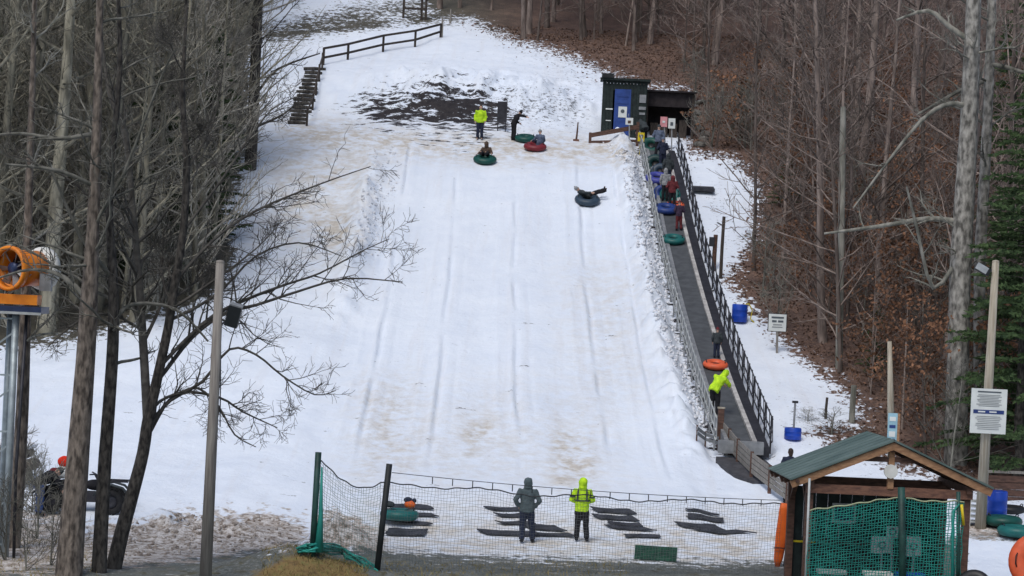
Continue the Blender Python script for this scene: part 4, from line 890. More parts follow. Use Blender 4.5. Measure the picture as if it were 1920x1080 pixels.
post_thing(1548, 785, 745, .05, 'dark_wood', 'thin dark stake in the snow near the brush pile')
post_thing(1597, 792, 722, .11, 'bark_grey', 'stub of grey trunk at the right edge of the snow')
def barrel(label, base, rz=0, h=.88, r=.29, m='barrel_blue'):
    t_ = thing('barrel', base, label, 'barrel', rz, 'blue plastic barrels'); pr = [(0, 0), (r * .93, 0), (r, .03), (r, h * .3), (r * 1.03, h * .33), (r, h * .36), (r, h * .64), (r * 1.03, h * .67), (r, h * .7), (r, h - .04), (r * .93, h), (r * .9, h), (r * .9, h - .03), (0, h - .03)]
    MB().lathe(pr, 24).build('drum', m, t_, True)
    for a_ in (0, 2.4): MB().lathe([(0, 0), (.035, 0), (.035, .02), (0, .02)], 8, (r * .6 * math.cos(a_), r * .6 * math.sin(a_), h - .03)).build('bung', 'black_post', t_)
    return t_
q = hit(1386, 604); t_ = barrel('blue barrel with a yellow hose beside the upper conveyor railing', q, h=.72, r=.31)
MB().tube([(.1, -.2, .7), (.35, -.1, .75), (.5, 0, .5), (.45, .05, .15), (.6, 0, .02)], .025, 6).build('hose', 'yellow', t_, True)
q = hit(1486, 824); t_ = barrel('low blue barrel holding a grey pole, near the foot of the conveyor', q, h=.40, r=.29); MB().tube([(.02, 0, .1), (.03, 0, 1.3)], .035, 6).build('pole', 'metal_grey', t_); MB().box((.03, 0, 1.28), (.2, .08, .08)).build('pole_top', 'metal_dark', t_)
q = hit(1868, 974); barrel('blue barrel beside the light pole at the right edge', q, h=.86, r=.30)
q = hit(1457, 662); post_sign('post_sign', 'white notice on a thin post at the leafy edge right of the conveyor', q, (1441, 589, 1474, 621), q.y, 'sign_white', [(.5, .2, .7, .1, 'sign_ink'), (.32, .42, .26, .12, 'sign_ink'), (.68, .42, .3, .12, 'sign_ink'), (.5, .62, .5, .05, 'metal_grey'), (.5, .76, .6, .05, 'metal_grey')], 'old_wood', .08, border='metal_dark')
q = hit(1318, 359); mt_ = thing('rubber_mat', q, 'lone black mat on the snow right of the upper conveyor', 'mat', group='dark mats'); MB().box((0, 0, .13), (1.05, .7, .06), Matrix.Rotation(R(18), 3, 'X')).build('sheet', 'mat_rubber', mt_); MB().box((0, -.36, .07), (1.05, .04, .16)).build('edge', 'mat_rubber', mt_)
# heaps of cut brush by the pavilion and a fallen pale log at the hut
for (px_, py_, s_, lb) in ((1560, 815, .55, 'heap of dark cut branches on the snow behind the pavilion'), (1515, 790, .3, 'small dark clump of brush on the snow right of the low blue barrel')):
    copy_tree(brush_p[1], hit(px_, py_), 1.0, (s_ * 1.6, s_ * 1.6, s_ * .45), lb, 'brush heaps')
q = hit(1300, 196); lg = thing('fallen_log', q, 'pale fallen forked log on the leaves right of the start hut', 'log'); MB().tube([(0, 0, .1), (.8, .3, .3), (1.5, .6, .55), (2.2, .9, .6)], [.10, .09, .07, .04], 7).build('stem', 'bark_pale', lg, True); MB().tube([(.8, .3, .3), (1.1, .3, .7), (1.5, .5, .85)], [.06, .05, .02], 6).build('fork', 'bark_pale', lg, True); MB().box((.7, .2, .0), (.3, .2, .5)).build('stump', 'bark_pale', lg)
for i in range(7):
    q = hit(1296 + rng.uniform(0, 36), 215 + i * 10); r_ = MB(); r_.ell((0, 0, .08), (.32 + .1 * rng.random(), .3, .22), 7, 5); tag(r_.build('rock', mat('rock_%d' % i, (.20, .19, .17), (.07, .065, .06), 4, .9, .6) if i == 0 else bpy.data.materials['rock_0'], loc=q, rz=i), 'lichen grey rock in the heap right of the lean-to', 'rock', 'rocks right of the lean-to')

# ------------------------------------------------------------------ poles
def pole(name, label, base, top, r0, r1, m):
    t_ = thing(name, base, label, 'pole'); v = Vector(top) - Vector(base); MB().tube([-v * .03, v * .5, v], [r0, (r0 + r1) / 2, r1], 12).build('shaft', m, t_, True); MB().lathe([(0, 0), (r1 * 1.05, 0), (r1 * .9, .04), (0, .06)], 12, v).build('cap', m, t_); return t_
bl = hit(385, 1088); tp = P(413, 492, bl.y); pl = pole('light_pole', 'weathered grey wooden pole with a black floodlight, left foreground', bl, tp, .145, .10, 'pole_wood')
fl = P(438, 592, bl.y) - bl; fr_ = Matrix.Rotation(R(15), 3, 'Y') @ Matrix.Rotation(R(-20), 3, 'X')
fr_ = Matrix.Rotation(R(14), 3, 'Y') @ Matrix.Rotation(R(16), 3, 'X')
lm = MB().box(fl, (.30, .22, .50), fr_).build('floodlight', 'lamp_body', pl); MB().box(fl + fr_ @ Vector((0, .02, .265)), (.30, .20, .03), fr_).build('visor', 'metal_grey', lm); MB().beam(fl + Vector((-.1, 0, -.1)), P(408, 612, bl.y) - bl, .05, .05).build('bracket', 'metal_dark', pl); MB().tube([P(404, 645, bl.y) - bl + Vector((.12, 0, 0)), P(402, 800, bl.y) - bl + Vector((.13, 0, 0))], .015, 5).build('cable', 'metal_dark', pl)
bR = hit(1838, 990); tp = P(1867, 491, bR.y); pl = pole('light_pole', 'pale wooden pole with lamp and large white notice, right edge', bR, tp, .17, .105, 'pale_wood')
c_ = P(1843, 505, bR.y) - bR; lm = MB().box(c_, (.42, .3, .22), Matrix.Rotation(R(28), 3, 'Y')).build('floodlight', 'lamp_body', pl); MB().box(c_ + Vector((-.06, -.16, .03)), (.36, .02, .2), Matrix.Rotation(R(28), 3, 'Y')).build('lens', 'lamp_glass', lm); MB().beam(c_ + Vector((.1, 0, 0)), P(1862, 508, bR.y) - bR, .05, .05).build('bracket', 'metal_grey', pl)
ns_Y = bR.y - .25; c_ = P(1853.5, 771, ns_Y) - bR; wd, ht = 67 * ns_Y / FPX, 84 * ns_Y / FPX
nb = MB().box(c_, (wd, .04, ht)).build('notice_board', 'sign_white', pl)
for v, wv, hv, mm in [(.07, .66, .03, 'sign_ink'), (.515, .86, .085, 'sign_blue')] + [(.14 + .035 * i, .62 + .1 * math.sin(i * 2.3), .012, 'metal_grey') for i in range(8)] + [(.62 + .04 * i, .66 + .08 * math.sin(i * 1.7), .012, 'metal_grey') for i in range(8)]:
    MB().box(c_ + Vector((0, -.026, (.5 - v) * ht)), (wv * wd, .006, hv * ht)).build('print', mm, nb)
for u in (.3, .62): MB().box(c_ + Vector(((u - .5) * wd, -.03, -.015 * ht)), (.2 * wd, .006, .03 * ht)).build('print', 'sign_white', nb)
q = hit(1672, 872); t_ = thing('trail_post', q, 'tan wooden post with a pale blue vertical sign behind the pavilion roof', 'post'); v = P(1668, 640, q.y) - q; MB().tube([(0, 0, -.2), v * .55, v], [.13, .11, .07], 8).build('shaft', 'pale_wood', t_, True); c_ = P(1673, 802, q.y) - q; MB().box(c_ + Vector((0, -.16, 0)), (.36, .03, .98)).build('sign', 'sign_cyan', t_); MB().box(c_ + Vector((.17, -.19, 0)), (.08, .02, .98)).build('sign_edge', 'tan_wood', t_)
for i, (v_, h_) in enumerate(((.3, .14), (.05, .1), (-.2, .18), (-.38, .06))): MB().box(c_ + Vector((-.03, -.182, v_)), (.2, .01, h_)).build('print', 'sign_blue' if i % 2 else 'sign_white', t_)

# ------------------------------------------------------------------ riders, attendants and tubes on the slope
def slope_at(x, y): return math.atan((gz(x, y + .6) - gz(x, y - .6)) / 1.2)
def on_belt(px, py):
    best = min(np.linspace(C0, C1 + 1.5, 400), key=lambda y: abs(project(*cpt(y, 0, .16))[1] - py)); p = cpt(best, 0, .16)
    p.x = ray(px, py)[0] * best; return p
BELT = R(20)
def tube_on_slope(label, px, py, color, rz=0, d=1.1, group='snow tubes', dz=0.0):
    q = hit(px, py); q.z += dz; return snow_tube(label, q + Vector((0, 0, .02)), color, rot=(slope_at(q.x, q.y), 0, rz), d=d, group=group)
person('person in a bright yellow green jacket standing at the top of the run', hit(899, 262), R(175), 'stand', 1.75, 'hivis', 'cloth_navy', 'hair', bands=False)
MBo = None
person('person in black with an arm stretched out, pulling a green tube at the top', hit(962, 264), R(-60), 'reach', 1.62, 'cloth_black', 'cloth_black', 'cap', 'cloth_black')
tube_on_slope('green snow tube lying behind the person in black at the top', 985, 265, 'green', d=1.1)
tube_on_slope('red snow tube at the lip of the run with a person in blue on it', 1003, 281, 'red', d=1.15)
q = hit(1010, 279); person('person in blue grey kneeling over on the red snow tube', q + Vector((0, 0, -.02)), R(20), 'sit', 1.55, 'cloth_steel', 'cloth_navy', 'cap', 'cloth_heather')
tube_on_slope('dark green snow tube sliding at the top centre of the run', 909, 305, 'green', d=1.15)
q = hit(910, 302); person('person in dark brown riding the dark green tube, centre of the run', q + Vector((0, 0, -.06)), R(170), 'sit', 1.6, 'cloth_brown', 'cloth_black', 'hood', 'cloth_brown')
tube_on_slope('slate blue snow tube sliding down the right side of the run', 1101, 381, 'slate', d=1.2)
q = hit(1104, 378); person('person lying back with boots raised in the slate blue tube', q + Vector((-.05, 0, -.03)), R(-75), 'lie', 1.7, 'cloth_charcoal', 'cloth_black', 'cap', 'cloth_heather')
# on the conveyor
def belt_tube(label, px, py, color, tilt=0.0, d=1.15): p = on_belt(px, py); return snow_tube(label, p, color, rot=(BELT + tilt, 0, 0), d=d)
belt_tube('dark green tube at the very top of the conveyor', 1221, 278, 'green', .5)
person('person in a dark jacket bending at the top of the conveyor by the hut', on_belt(1212, 272) + Vector((-.1, .8, 0)), R(20), 'bend', 1.7, 'cloth_charcoal', 'cloth_black', 'hood')
belt_tube('deep green tube tipped up, second from the top on the conveyor', 1229, 312, 'darkgreen', .75)
person('person in dark blue near the top of the conveyor, behind the violet tube', on_belt(1241, 318), R(10), 'hands_front', 1.55, 'cloth_navy', 'cloth_navy', 'cap', 'cloth_steel')
belt_tube('violet blue tube on the upper conveyor, ahead of the person in grey', 1232, 340, 'violet', .1)
person('person in a grey hooded top standing on the upper conveyor', on_belt(1246, 378), R(5), 'stand', 1.5, 'cloth_heather', 'cloth_black', 'hood')
belt_tube('orange tube behind the blue tube on the upper conveyor', 1266, 388, 'orange', .0, .85)
belt_tube('blue tube on the upper conveyor beside the orange tube', 1249, 397, 'blue', .0)
person('person in dark maroon on the conveyor above the teal tube', on_belt(1272, 432), R(15), 'hands_front', 1.35, 'cloth_purple', 'cloth_maroon', 'cap', 'cloth_maroon')
belt_tube('teal tube halfway up the conveyor, lowest of the upper cluster', 1262, 455, 'teal', .0, 1.05)
belt_tube('slate tube held up in front of the person in dark blue on the conveyor', 1238, 326, 'slate', .8, .95)
person('person in a blue grey coat first in the queue at the top of the conveyor', on_belt(1233, 296), R(-10), 'hands_front', 1.6, 'cloth_steel', 'cloth_black', 'cap', 'cloth_charcoal')
person('person in a black coat beside the violet tube on the upper conveyor', on_belt(1251, 350), R(12), 'stand', 1.55, 'cloth_charcoal', 'cloth_navy', 'hood')
belt_tube('deep blue tube tipped up behind the person in grey on the conveyor', 1243, 366, 'blue', .7, .95)
belt_tube('green tube leaning against the person in a black coat on the conveyor', 1256, 368, 'teal', .6, 1.0)
person('person in a maroon jacket between the blue and violet tubes on the conveyor', on_belt(1259, 392), R(0), 'hands_front', 1.5, 'cloth_maroon', 'cloth_black', 'hood')
person('child in dark clothes riding the lower conveyor behind the orange tube', on_belt(1343, 672), R(0), 'stand', 1.15, 'cloth_charcoal', 'cloth_navy', 'cap', 'cloth_maroon')
t_ = belt_tube('orange topped tube on the lower conveyor next to the child', 1341, 690, 'orange', -.1, .95)
p = on_belt(1347, 785); person('person in a bright yellow green jacket leaning over the lower conveyor', Vector((convx(p.y) - .62, p.y, p.z + .05)), R(-15), 'lean', 1.72, 'hivis', 'cloth_black', 'hood', 'hivis')
q = hit(1478, 945); person('person with dark hair standing behind the left corner of the pavilion roof', q, R(0), 'stand', 1.7, 'cloth_navy', 'cloth_black', 'hair')

# ------------------------------------------------------------------ the foot of the run: two watchers, mats, tube
person('person in a grey blue hooded jacket with hands in pockets, watching the slope', hit(985, 1019), R(6), 'pockets', 1.78, 'cloth_greyblue', 'cloth_navy', 'hood', 'cloth_charcoal')
person('person in a bright yellow green hooded jacket standing behind the net', hit(1088, 1016), R(-4), 'hands_front', 1.74, 'hivis', 'cloth_black', 'hood', 'hivis', bands=True)
for ch in bpy.data.objects:
    pass
def floor_mat(label, px, py, wpx, hpx, skew=0.0, roll=0.0, m='mat_rubber', curl=.05, seed=0):
    q = hit(px, py); r = random.Random(seed); wd = wpx * q.y / FPX; sl = slope_at(q.x, q.y); gr = (7 - q.z) / q.y + math.tan(sl); dp = min(.8, max(.2, .55 * hpx * q.y / FPX / gr))
    root = thing('rubber_mat', q, label, 'mat', 0, 'dark mats'); nxm, nym = 10, 5; top = []; vs = []
    ph = r.random() * 6
    for lay in (0, 1):
        for j in range(nym + 1):
            for i in range(nxm + 1):
                u, v = i / nxm - .5, j / nym - .5; x = u * wd + v * skew * .6 * wd; y = v * dp; z = gz(q.x + x, q.y + y) - q.z + .035 + curl * (.5 + .5 * math.sin(u * 7 + ph + v * 3)) * (abs(u) * 2) ** 1.5
                vs.append((x, y, z + (.035 if lay else 0) + roll * (u + .5)))
    n1 = (nxm + 1) * (nym + 1); fs = []
    for j in range(nym):
        for i in range(nxm): a_ = j * (nxm + 1) + i; fs += [(a_ + n1, a_ + 1 + n1, a_ + nxm + 2 + n1, a_ + nxm + 1 + n1), (a_, a_ + nxm + 1, a_ + nxm + 2, a_ + 1)]
    ring = [i for i in range(nxm + 1)] + [j * (nxm + 1) + nxm for j in range(1, nym + 1)] + [nym * (nxm + 1) + i for i in range(nxm - 1, -1, -1)] + [j * (nxm + 1) for j in range(nym - 1, 0, -1)]
    for k in range(len(ring)): a_, b_ = ring[k], ring[(k + 1) % len(ring)]; fs.append((a_, b_, b_ + n1, a_ + n1))
    MB().add(vs, fs).build('sheet', m, root)
    hb_ = MB(); hb_.tube([(-wd * .5 + .02, -dp * .1, .06), (-wd * .5 - .05, 0, .07), (-wd * .5 + .02, dp * .1, .06)], .012, 5); hb_.build('pull_cord', 'black_post', root)
    return root
MATS = [((768, 953, 78, 12, -.3), 'dark mat behind the blue green tube, farthest of its pile'), ((785, 968, 62, 10, -.4), 'dark mat just right of the blue green tube'), ((775, 984, 62, 8, -.3), 'dark mat directly below the blue green tube'), ((762, 1002, 74, 20, .1), 'wrinkled dark mat nearest the net by the blue green tube'),
        ((946, 958, 62, 9, -.5), 'dark mat left of the person in grey blue, farthest of four'), ((962, 970, 58, 9, -.5), 'dark mat left of the person in grey blue, second farthest'), ((966, 984, 60, 8, -.5), 'dark mat behind the knees of the person in grey blue'), ((958, 1003, 110, 13, -.3), 'wide dark mat behind the feet of the person in grey blue'), ((1018, 992, 66, 16, -.6), 'dark mat just right of the person in grey blue'), ((1042, 1006, 66, 8, -.5), 'thin dark mat between the two watchers'),
        ((1150, 961, 72, 12, -.35), 'dark mat right of the yellow green jacket, farthest of five'), ((1154, 974, 74, 12, -.35), 'dark mat right of the yellow green jacket, second farthest'), ((1172, 986, 60, 7, -.2), 'dark folded mat right of the yellow green jacket, third'), ((1182, 994, 76, 8, -.5), 'dark mat right of the yellow green jacket, fourth'), ((1205, 1008, 66, 8, 0), 'narrow straight dark mat right of the yellow green jacket, nearest'),
        ((1317, 962, 60, 6, -.1), 'thin dark mat in the right hand pile, farthest'), ((1323, 974, 68, 13, .05), 'broad dark mat in the right hand pile, second'), ((1312, 990, 76, 14, -.4), 'crumpled dark mat in the right hand pile, third'), ((1355, 1001, 88, 9, -.7), 'long pointed dark mat in the right hand pile, nearest')]
for i, (g, lb) in enumerate(MATS): floor_mat(lb, *g, seed=i, curl=.03)
q = hit(1229, 1050); gm = thing('turf_mat', q, 'green ribbed mat propped up at the foot of the run', 'mat', R(-8)); rm = Matrix.Rotation(R(62), 3, 'X')
MB().box((0, 0, .17), (1.12, .40, .06), rm).build('sheet', 'mat_green', gm)
for i in range(9): MB().box(Vector((-.5 + i * .125, 0, .17)) + rm @ Vector((0, 0, .04)), (.03, .38, .03), rm).build('rib', 'mat_green', gm)
q = hit(748, 981); snow_tube('blue green tube with bags on it behind the left net post', q + Vector((0, 0, .10)), 'teal', d=1.12)
bgk = thing('backpack', q + Vector((.28, .1, .44)), 'small dark and red bag on the blue green tube', 'bag'); b_ = MB(); b_.ell((0, 0, .10), (.17, .13, .13)); blob('sack', b_, 'orange_pad', bgk, .02); b_ = MB(); b_.ell((-.06, 0, .22), (.13, .1, .09)).ell((.12, 0, .21), (.07, .08, .07)); blob('flap', b_, 'cloth_navy', bgk, .02)
bgk = thing('bundle', q + Vector((-.33, .05, .44)), 'dark bundle of clothing on the left of the blue green tube', 'clothing'); b_ = MB(); b_.ell((0, 0, .08), (.2, .15, .1)).ell((-.1, 0, .2), (.07, .06, .13)); blob('cloth', b_, 'cloth_charcoal', bgk, .02, .02)

# ------------------------------------------------------------------ safety net along the foot
def net(root, o, A, B, topA, topB, botA, botB, cell, r, m, sag=.1, bow=.0, rope='net_dark', rr=.016, wob=.04, seed=0, name='netting'):
    A, B = Vector(A), Vector(B); L = (B - A).length; nu = max(2, int(L / cell)); h = max(topA - botA, topB - botB); nv = max(2, int(h / cell)); g = np.zeros((nu + 1, nv + 1, 3))
    nr = Vector((-(B - A).y, (B - A).x, 0)).normalized()
    for i in range(nu + 1):
        u = i / nu; t = topA + (topB - topA) * u - sag * 4 * u * (1 - u) + wob * math.sin(u * L * 2.3 + seed) * min(1, 6 * u * (1 - u)); b = botA + (botB - botA) * u
        for j in range(nv + 1):
            v = j / nv; p = A.lerp(B, u) + nr * (bow * math.sin(u * math.pi) * math.sin(v * math.pi) + .03 * math.sin(u * L * 3 + v * 4 + seed)); g[i, j] = (p.x + .012 * math.sin(i * 1.3 + j * .7), p.y, b + (t - b) * v + .015 * math.sin(i * .9 + j * 1.9))
    g -= np.array(o); segs = [(g[i], np.full(nv + 1, r), 3) for i in range(nu + 1)] + [(g[:, j], np.full(nu + 1, r), 3) for j in range(nv + 1)]
    link(name, tubes_to_mesh(name, segs, m), root)['kind'] = 'stuff'
    link('edge_rope', tubes_to_mesh('edge_rope', [(g[:, nv], np.full(nu + 1, rr), 5)], rope), root)
    return g
pa = hit(585, 1042); pb = Vector((P(705, 1080, 51.9).x, 51.9, 0)); pb.z = gz(pb.x, pb.y); pc = Vector((P(1462, 1000, 54.8).x, 54.8, 0)); pc.z = gz(pc.x, pc.y)
sn = thing('safety_net', pa, 'fine mesh safety net strung on dark posts across the foot of the run', 'net'); o = pa
ta = P(597, 848, pa.y); tb = P(730, 870, pb.y)
for b_, t_ in ((pa, ta), (pb, tb)): MB().tube([b_ - o - Vector((0, 0, .3)), t_ - o], .075, 10).build('post', 'black_post' if b_ is pb else 'green_post', sn, True)
net(sn, o, (pa.x + .08, pa.y, 0), (pb.x, pb.y - .0, 0), P(600, 862, pa.y).z, P(728, 905, pb.y).z, pa.z + .05, pb.z + .0, .075, .004, 'net_sage', sag=.32, seed=1, rope='rope_dark')
net(sn, o, (pb.x, pb.y, 0), (pc.x, pc.y, 0), P(738, 905, pb.y).z, P(1462, 944, pc.y).z, pb.z + .02, pc.z + .05, .08, .0034, 'net_dark', sag=.10, seed=2, wob=.05, rope='rope_dark')
c1, c2 = P(735, 886, pb.y) - o, P(1462, 938, pc.y) - o; cab = [c1.lerp(c2, i / 20) - Vector((0, 0, .10 * 4 * (i / 20) * (1 - i / 20))) for i in range(21)]
MB().tube(cab, .009, 5).build('cable', 'rope_dark', sn, True)
for i in range(2, 20): MB().tube([cab[i], cab[i] - Vector((0, 0, .17))], .012, 4).build('clip', 'black_post', sn)
mb = MB()                                           # slack green netting gathered at the foot of the posts
gath = [P(560, 1040, pa.y - .1) - o, P(590, 1034, pa.y - .1) - o, P(640, 1040, 53.3) - o, P(680, 1062, 52.4) - o, P(705, 1085, 51.8) - o]
for k in range(9): mb2 = MB(); mb2.tube([gath[i // 3].lerp(gath[min(4, i // 3 + 1)], (i % 3) / 3) + Vector((rng.uniform(-.06, .06), rng.uniform(-.16, .16), .02 + .022 * k + rng.uniform(-.03, .03))) for i in range(13)], [rng.uniform(.012, .04) for _ in range(13)], 5).build('slack_fold', 'net_green', sn, True)
MB().tube([ta - o + Vector((.1, 0, -.35)), pa - o + Vector((.16, 0, .9)), pa - o + Vector((.14, 0, .1))], [.02, .06, .12], 6).build('slack_fold', 'net_green', sn, True)

# ------------------------------------------------------------------ pavilion
PVX, PVY = 9.42, 51.9
pv = thing('pavilion', (PVX, PVY, 0.0), 'open timber pavilion with a green gabled roof at lower right', 'pavilion', R(3))
HW, DP, EZ, RZ = 2.42, 2.6, 2.66, 3.68
pitch = math.atan((RZ - EZ) / HW)
for sx in (-1, 1):
    for dy in (0, DP - .3):
        po = MB().box((sx * (HW - .48), dy + .15, 1.3), (.17, .17, 2.6)).build('post', 'brown_wood' if sx > 0 or dy else 'brown_wood', pv)
        MB().beam((sx * (HW - .48), dy + .15, 1.95), (sx * (HW - .48), dy + (.75 if dy == 0 else -.45), 2.5), .09, .11, (1, 0, 0)).build('brace', 'brown_wood', pv)
    n = Vector((sx * math.sin(pitch), 0, math.cos(pitch))); c_ = Vector((sx * HW / 2, DP / 2, (EZ + RZ) / 2))
    rot = Matrix.Rotation(sx * pitch, 3, 'Y'); Ls = HW / math.cos(pitch) + .1
    rf = MB().box(c_ + n * .07, (Ls, DP + .5, .035), rot).build('roof', 'roof_green', pv)
    for k in range(8): MB().box(c_ + n * .092 + Vector((0, -DP / 2 - .2 + k * (DP + .4) / 7, 0)), (Ls, .02, .012), rot).build('roof_seam', 'roof_green', rf)
    for dy in (-.16, DP / 2, DP + .12): MB().box(Vector((sx * HW / 2, dy, (EZ + RZ) / 2 - .06)), (Ls - .02, .08, .17), rot).build('rafter', 'tan_wood' if dy < 0 else 'brown_wood', pv)
    MB().beam((sx * (HW - .48), -.1, 2.62), (sx * (HW - .48), DP + .1, 2.62), .12, .18).build('plate', 'brown_wood', pv)
    for dy in (.8, 2.2): MB().box(Vector((sx * HW / 2, dy, (EZ + RZ) / 2 - .06)), (Ls - .02, .06, .12), rot).build('rafter', 'brown_wood', pv)
MB().box((0, .02, 2.50), (2 * HW - .75, .10, .22)).build('tie_beam', 'red_wood', pv); MB().box((0, DP - .2, 2.50), (2 * HW - .75, .10, .22)).build('tie_beam', 'brown_wood', pv)
MB().box((0, 0, 3.02), (.14, .12, .9)).build('king_post', 'tan_wood', pv); MB().beam((0, -.15, RZ - .14), (0, DP + .1, RZ - .14), .09, .14).build('ridge_beam', 'brown_wood', pv); MB().box((0, -.02, 3.28), (1.5, .07, .12)).build('collar_beam', 'brown_wood', pv)
MB().tube([(-HW + .1, -.3, EZ + .02), (-HW + .1, DP + .2, EZ + .02)], .05, 6).build('gutter', 'brown_wood', pv)
lp = MB().lathe([(0, -.03), (.17, -.03), (.17, .03), (0, .03)], 16, (-.02, -.1, 3.0), Matrix.Rotation(R(90), 3, 'X')).build('round_plaque', 'white_plastic', pv)
def inpav(x, y, z=0): return Vector((PVX, PVY, 0)) + Matrix.Rotation(R(3), 3, 'Z') @ Vector((x, y, z))
# things under the roof
ct = thing('service_counter', inpav(.2, 2.2, gz(9.5, 54)), 'dark counter with a back board under the pavilion roof', 'counter', R(6))
MB().box((0, 0, .5), (2.9, .6, 1.0)).build('base', 'shed_brown', ct); MB().box((0, -.05, 1.03), (3.1, .8, .06)).build('top', 'dark_wood', ct)
for i in range(13): MB().box((-1.95 + i * .312, .36, 1.2), (.3, .04, 2.35)).build('back_plank', 'shed_green', ct)
MB().box((-.75, .32, 1.72), (.62, .03, .5)).build('menu_board', 'metal_pale', ct); MB().box((-.75, .30, 1.72), (.5, .02, .36)).build('menu_face', 'steel_blue', ct)
for lb, x_, y_, w_, h_, mm, nm in (('white paper notice pinned behind the green net, right', 1.05, -.02, .38, .5, 'metal_pale', 'notice'), ('pale notice behind the green net, left of the green post', .25, -.02, .55, .42, 'metal_pale', 'notice'), ('small pale notice high behind the green net', .5, -.02, .3, .28, 'metal_pale', 'notice')):
    z_ = 1.28 if 'high' not in lb else 1.62
    t_ = thing(nm, inpav(x_, 1.6, gz(9.5, 53.5)), lb, 'notice', R(6)); MB().box((0, 0, z_ - .2), (w_, .02, h_)).build('sheet', mm, t_); MB().box((0, 0, (z_ - .4) / 2), (.05, .05, z_ - .2)).build('stand', 'metal_grey', t_); MB().lathe([(.06, -.01), (.1, -.01), (.1, .01), (.06, .01)], 12, (0, -.016, z_ - .2), Matrix.Rotation(R(90), 3, 'X'), True).build('print', 'sign_ink', t_)
for i, (x_, mm, lb) in enumerate(((-1.2, 'metal_pale', 'white cushioned bench under the pavilion, nearest its left post'), (-.05, 'white_plastic', 'white topped bench under the middle of the pavilion'), (.75, 'barrel_blue', 'blue topped bench under the pavilion near the green post'))):
    t_ = thing('bench', inpav(x_, .62, gz(9.4, 52.5)), lb, 'bench', R(6)); MB().box((0, 0, .46), (.7, .34, .09)).build('seat', mm, t_)
    for sx in (-1, 1): MB().box((sx * .28, 0, .21), (.07, .28, .42)).build('leg', 'dark_wood', t_)
q = hit(1490, 1062); barrel('blue barrel behind the net at the left post of the pavilion', q, h=.78, r=.26)
tbp = Vector((P(1535, 1000, 54.6).x, 54.6, 0)); tbp.z = gz(tbp.x, tbp.y); t_ = thing('folding_table', tbp, 'green table with a yellow top edge behind the pavilion net', 'table', R(6)); MB().box((0, 0, .98), (1.5, .6, .05)).build('top', 'yellow', t_); MB().box((0, -.2, .6), (1.4, .04, .7)).build('front_cloth', 'tube_green', t_)
for sx in (-1, 1): MB().box((sx * .65, .1, .48), (.05, .4, .95)).build('leg', 'metal_grey', t_)
q = hit(1452, 1056); q.y -= .6; q.z = gz(q.x, q.y); pd = thing('pad', q, 'tall orange padded cover wrapped round the net end at the pavilion', 'pad'); v = P(1474, 944, q.y) - q; MB().tube([(0, 0, 0), v * .12, v * .5, v * .9, v], [(.06, .03), (.12, .045), (.16, .05), (.16, .05), (.15, .04)], 12, right=(1, 0, 0)).build('cover', 'orange_pad', pd, True); MB().tube([v * .3 + Vector((-.18, -.1, 0)), v * .3 + Vector((.18, -.1, 0))], .015, 5).build('strap', 'black_post', pd); MB().tube([Vector((.2, .05, -.1)), v + Vector((.22, .05, .5))], .05, 8).build('stake', 'black_post', pd)
# green net in front of the pavilion
na = Vector((P(1511, 1080, 50.6).x, 50.6, 0)); nb_ = Vector((P(1800, 1080, 50.6).x, 50.6, 0)); na.z = gz(na.x, na.y); nb_.z = gz(nb_.x, nb_.y)
gn = thing('green_net', na, 'close meshed teal green net hung in front of the pavilion', 'net'); nm_ = Vector((P(1692, 1080, 50.45).x, 50.45, 0))
net(gn, na, (na.x, na.y, 0), (nm_.x, nm_.y + .12, 0), P(1512, 957, 50.6).z, P(1690, 933, 50.6).z, .0, .0, .068, .0105, 'net_green', sag=-.03, bow=.06, rope='rope_pale', rr=.02, seed=3, wob=.02)
net(gn, na, (nm_.x + .02, nm_.y + .12, 0), (nb_.x, nb_.y, 0), P(1692, 933, 50.6).z, P(1797, 940, 50.6).z, .0, .0, .068, .0112, 'net_green', sag=.02, bow=-.05, rope='rope_pale', rr=.02, seed=4, wob=.03)
MB().tube([Vector((0, 0, -.2)), P(1518, 897, 50.6) - na], .03, 8).build('pole', 'metal_pale', gn, True); MB().tube([nm_ - na + Vector((.06, 0, -.2)), P(1690, 914, 50.4) - na], .085, 10).build('post', 'green_post', gn, True); MB().tube([nb_ - na + Vector((0, 0, -.2)), P(1797, 922, 50.6) - na], .05, 8).build('pole', 'green_post', gn, True)
MB().tube([nb_ - na + Vector((-.14, -.05, 0)), P(1786, 1000, 50.55) - na, P(1788, 958, 50.55) - na, P(1799, 945, 50.55) - na], [.05, .035, .03, .02], 6).build('gathered_edge', 'net_green', gn, True)
MB().tube([P(1803, 946, 50.5) - na, P(1807, 985, 50.5) - na], .035, 6).build('hanging_rope', 'yellow', gn, True)

# ------------------------------------------------------------------ lower right corner
q = hit(1908, 1006); snow_tube('teal snow tube lying at the right edge below the blue barrel', q, 'teal', d=1.2)
q = hit(1880, 986); snow_tube('dark green snow tube behind the teal one at the right edge', q, 'green', d=1.15)
q = hit(1870, 966) + Vector((.5, .6, 0)); snow_tube('black snow tube behind the green ones at the right edge', q, 'black', d=1.0)
def upright_tube(label, px, py, Y, color, d, tilt, rz): c_ = P(px, py, Y); z0 = gz(c_.x, c_.y); return snow_tube(label, (c_.x, c_.y, z0 + d / 2 * math.sin(R(tilt)) + .02), color, rot=(R(tilt), 0, R(rz)), d=d)
upright_tube('orange snow tube standing on edge, cut off by the lower right corner', 1946, 1058, 49.9, 'orange', 1.35, 80, -15)
upright_tube('black snow tube leaning at the right post of the pavilion', 1828, 1078, 50.2, 'black', .9, 70, -25)
upright_tube('orange red snow tube low at the bottom edge beside the black one', 1862, 1098, 49.8, 'orange', .8, 35, 0)
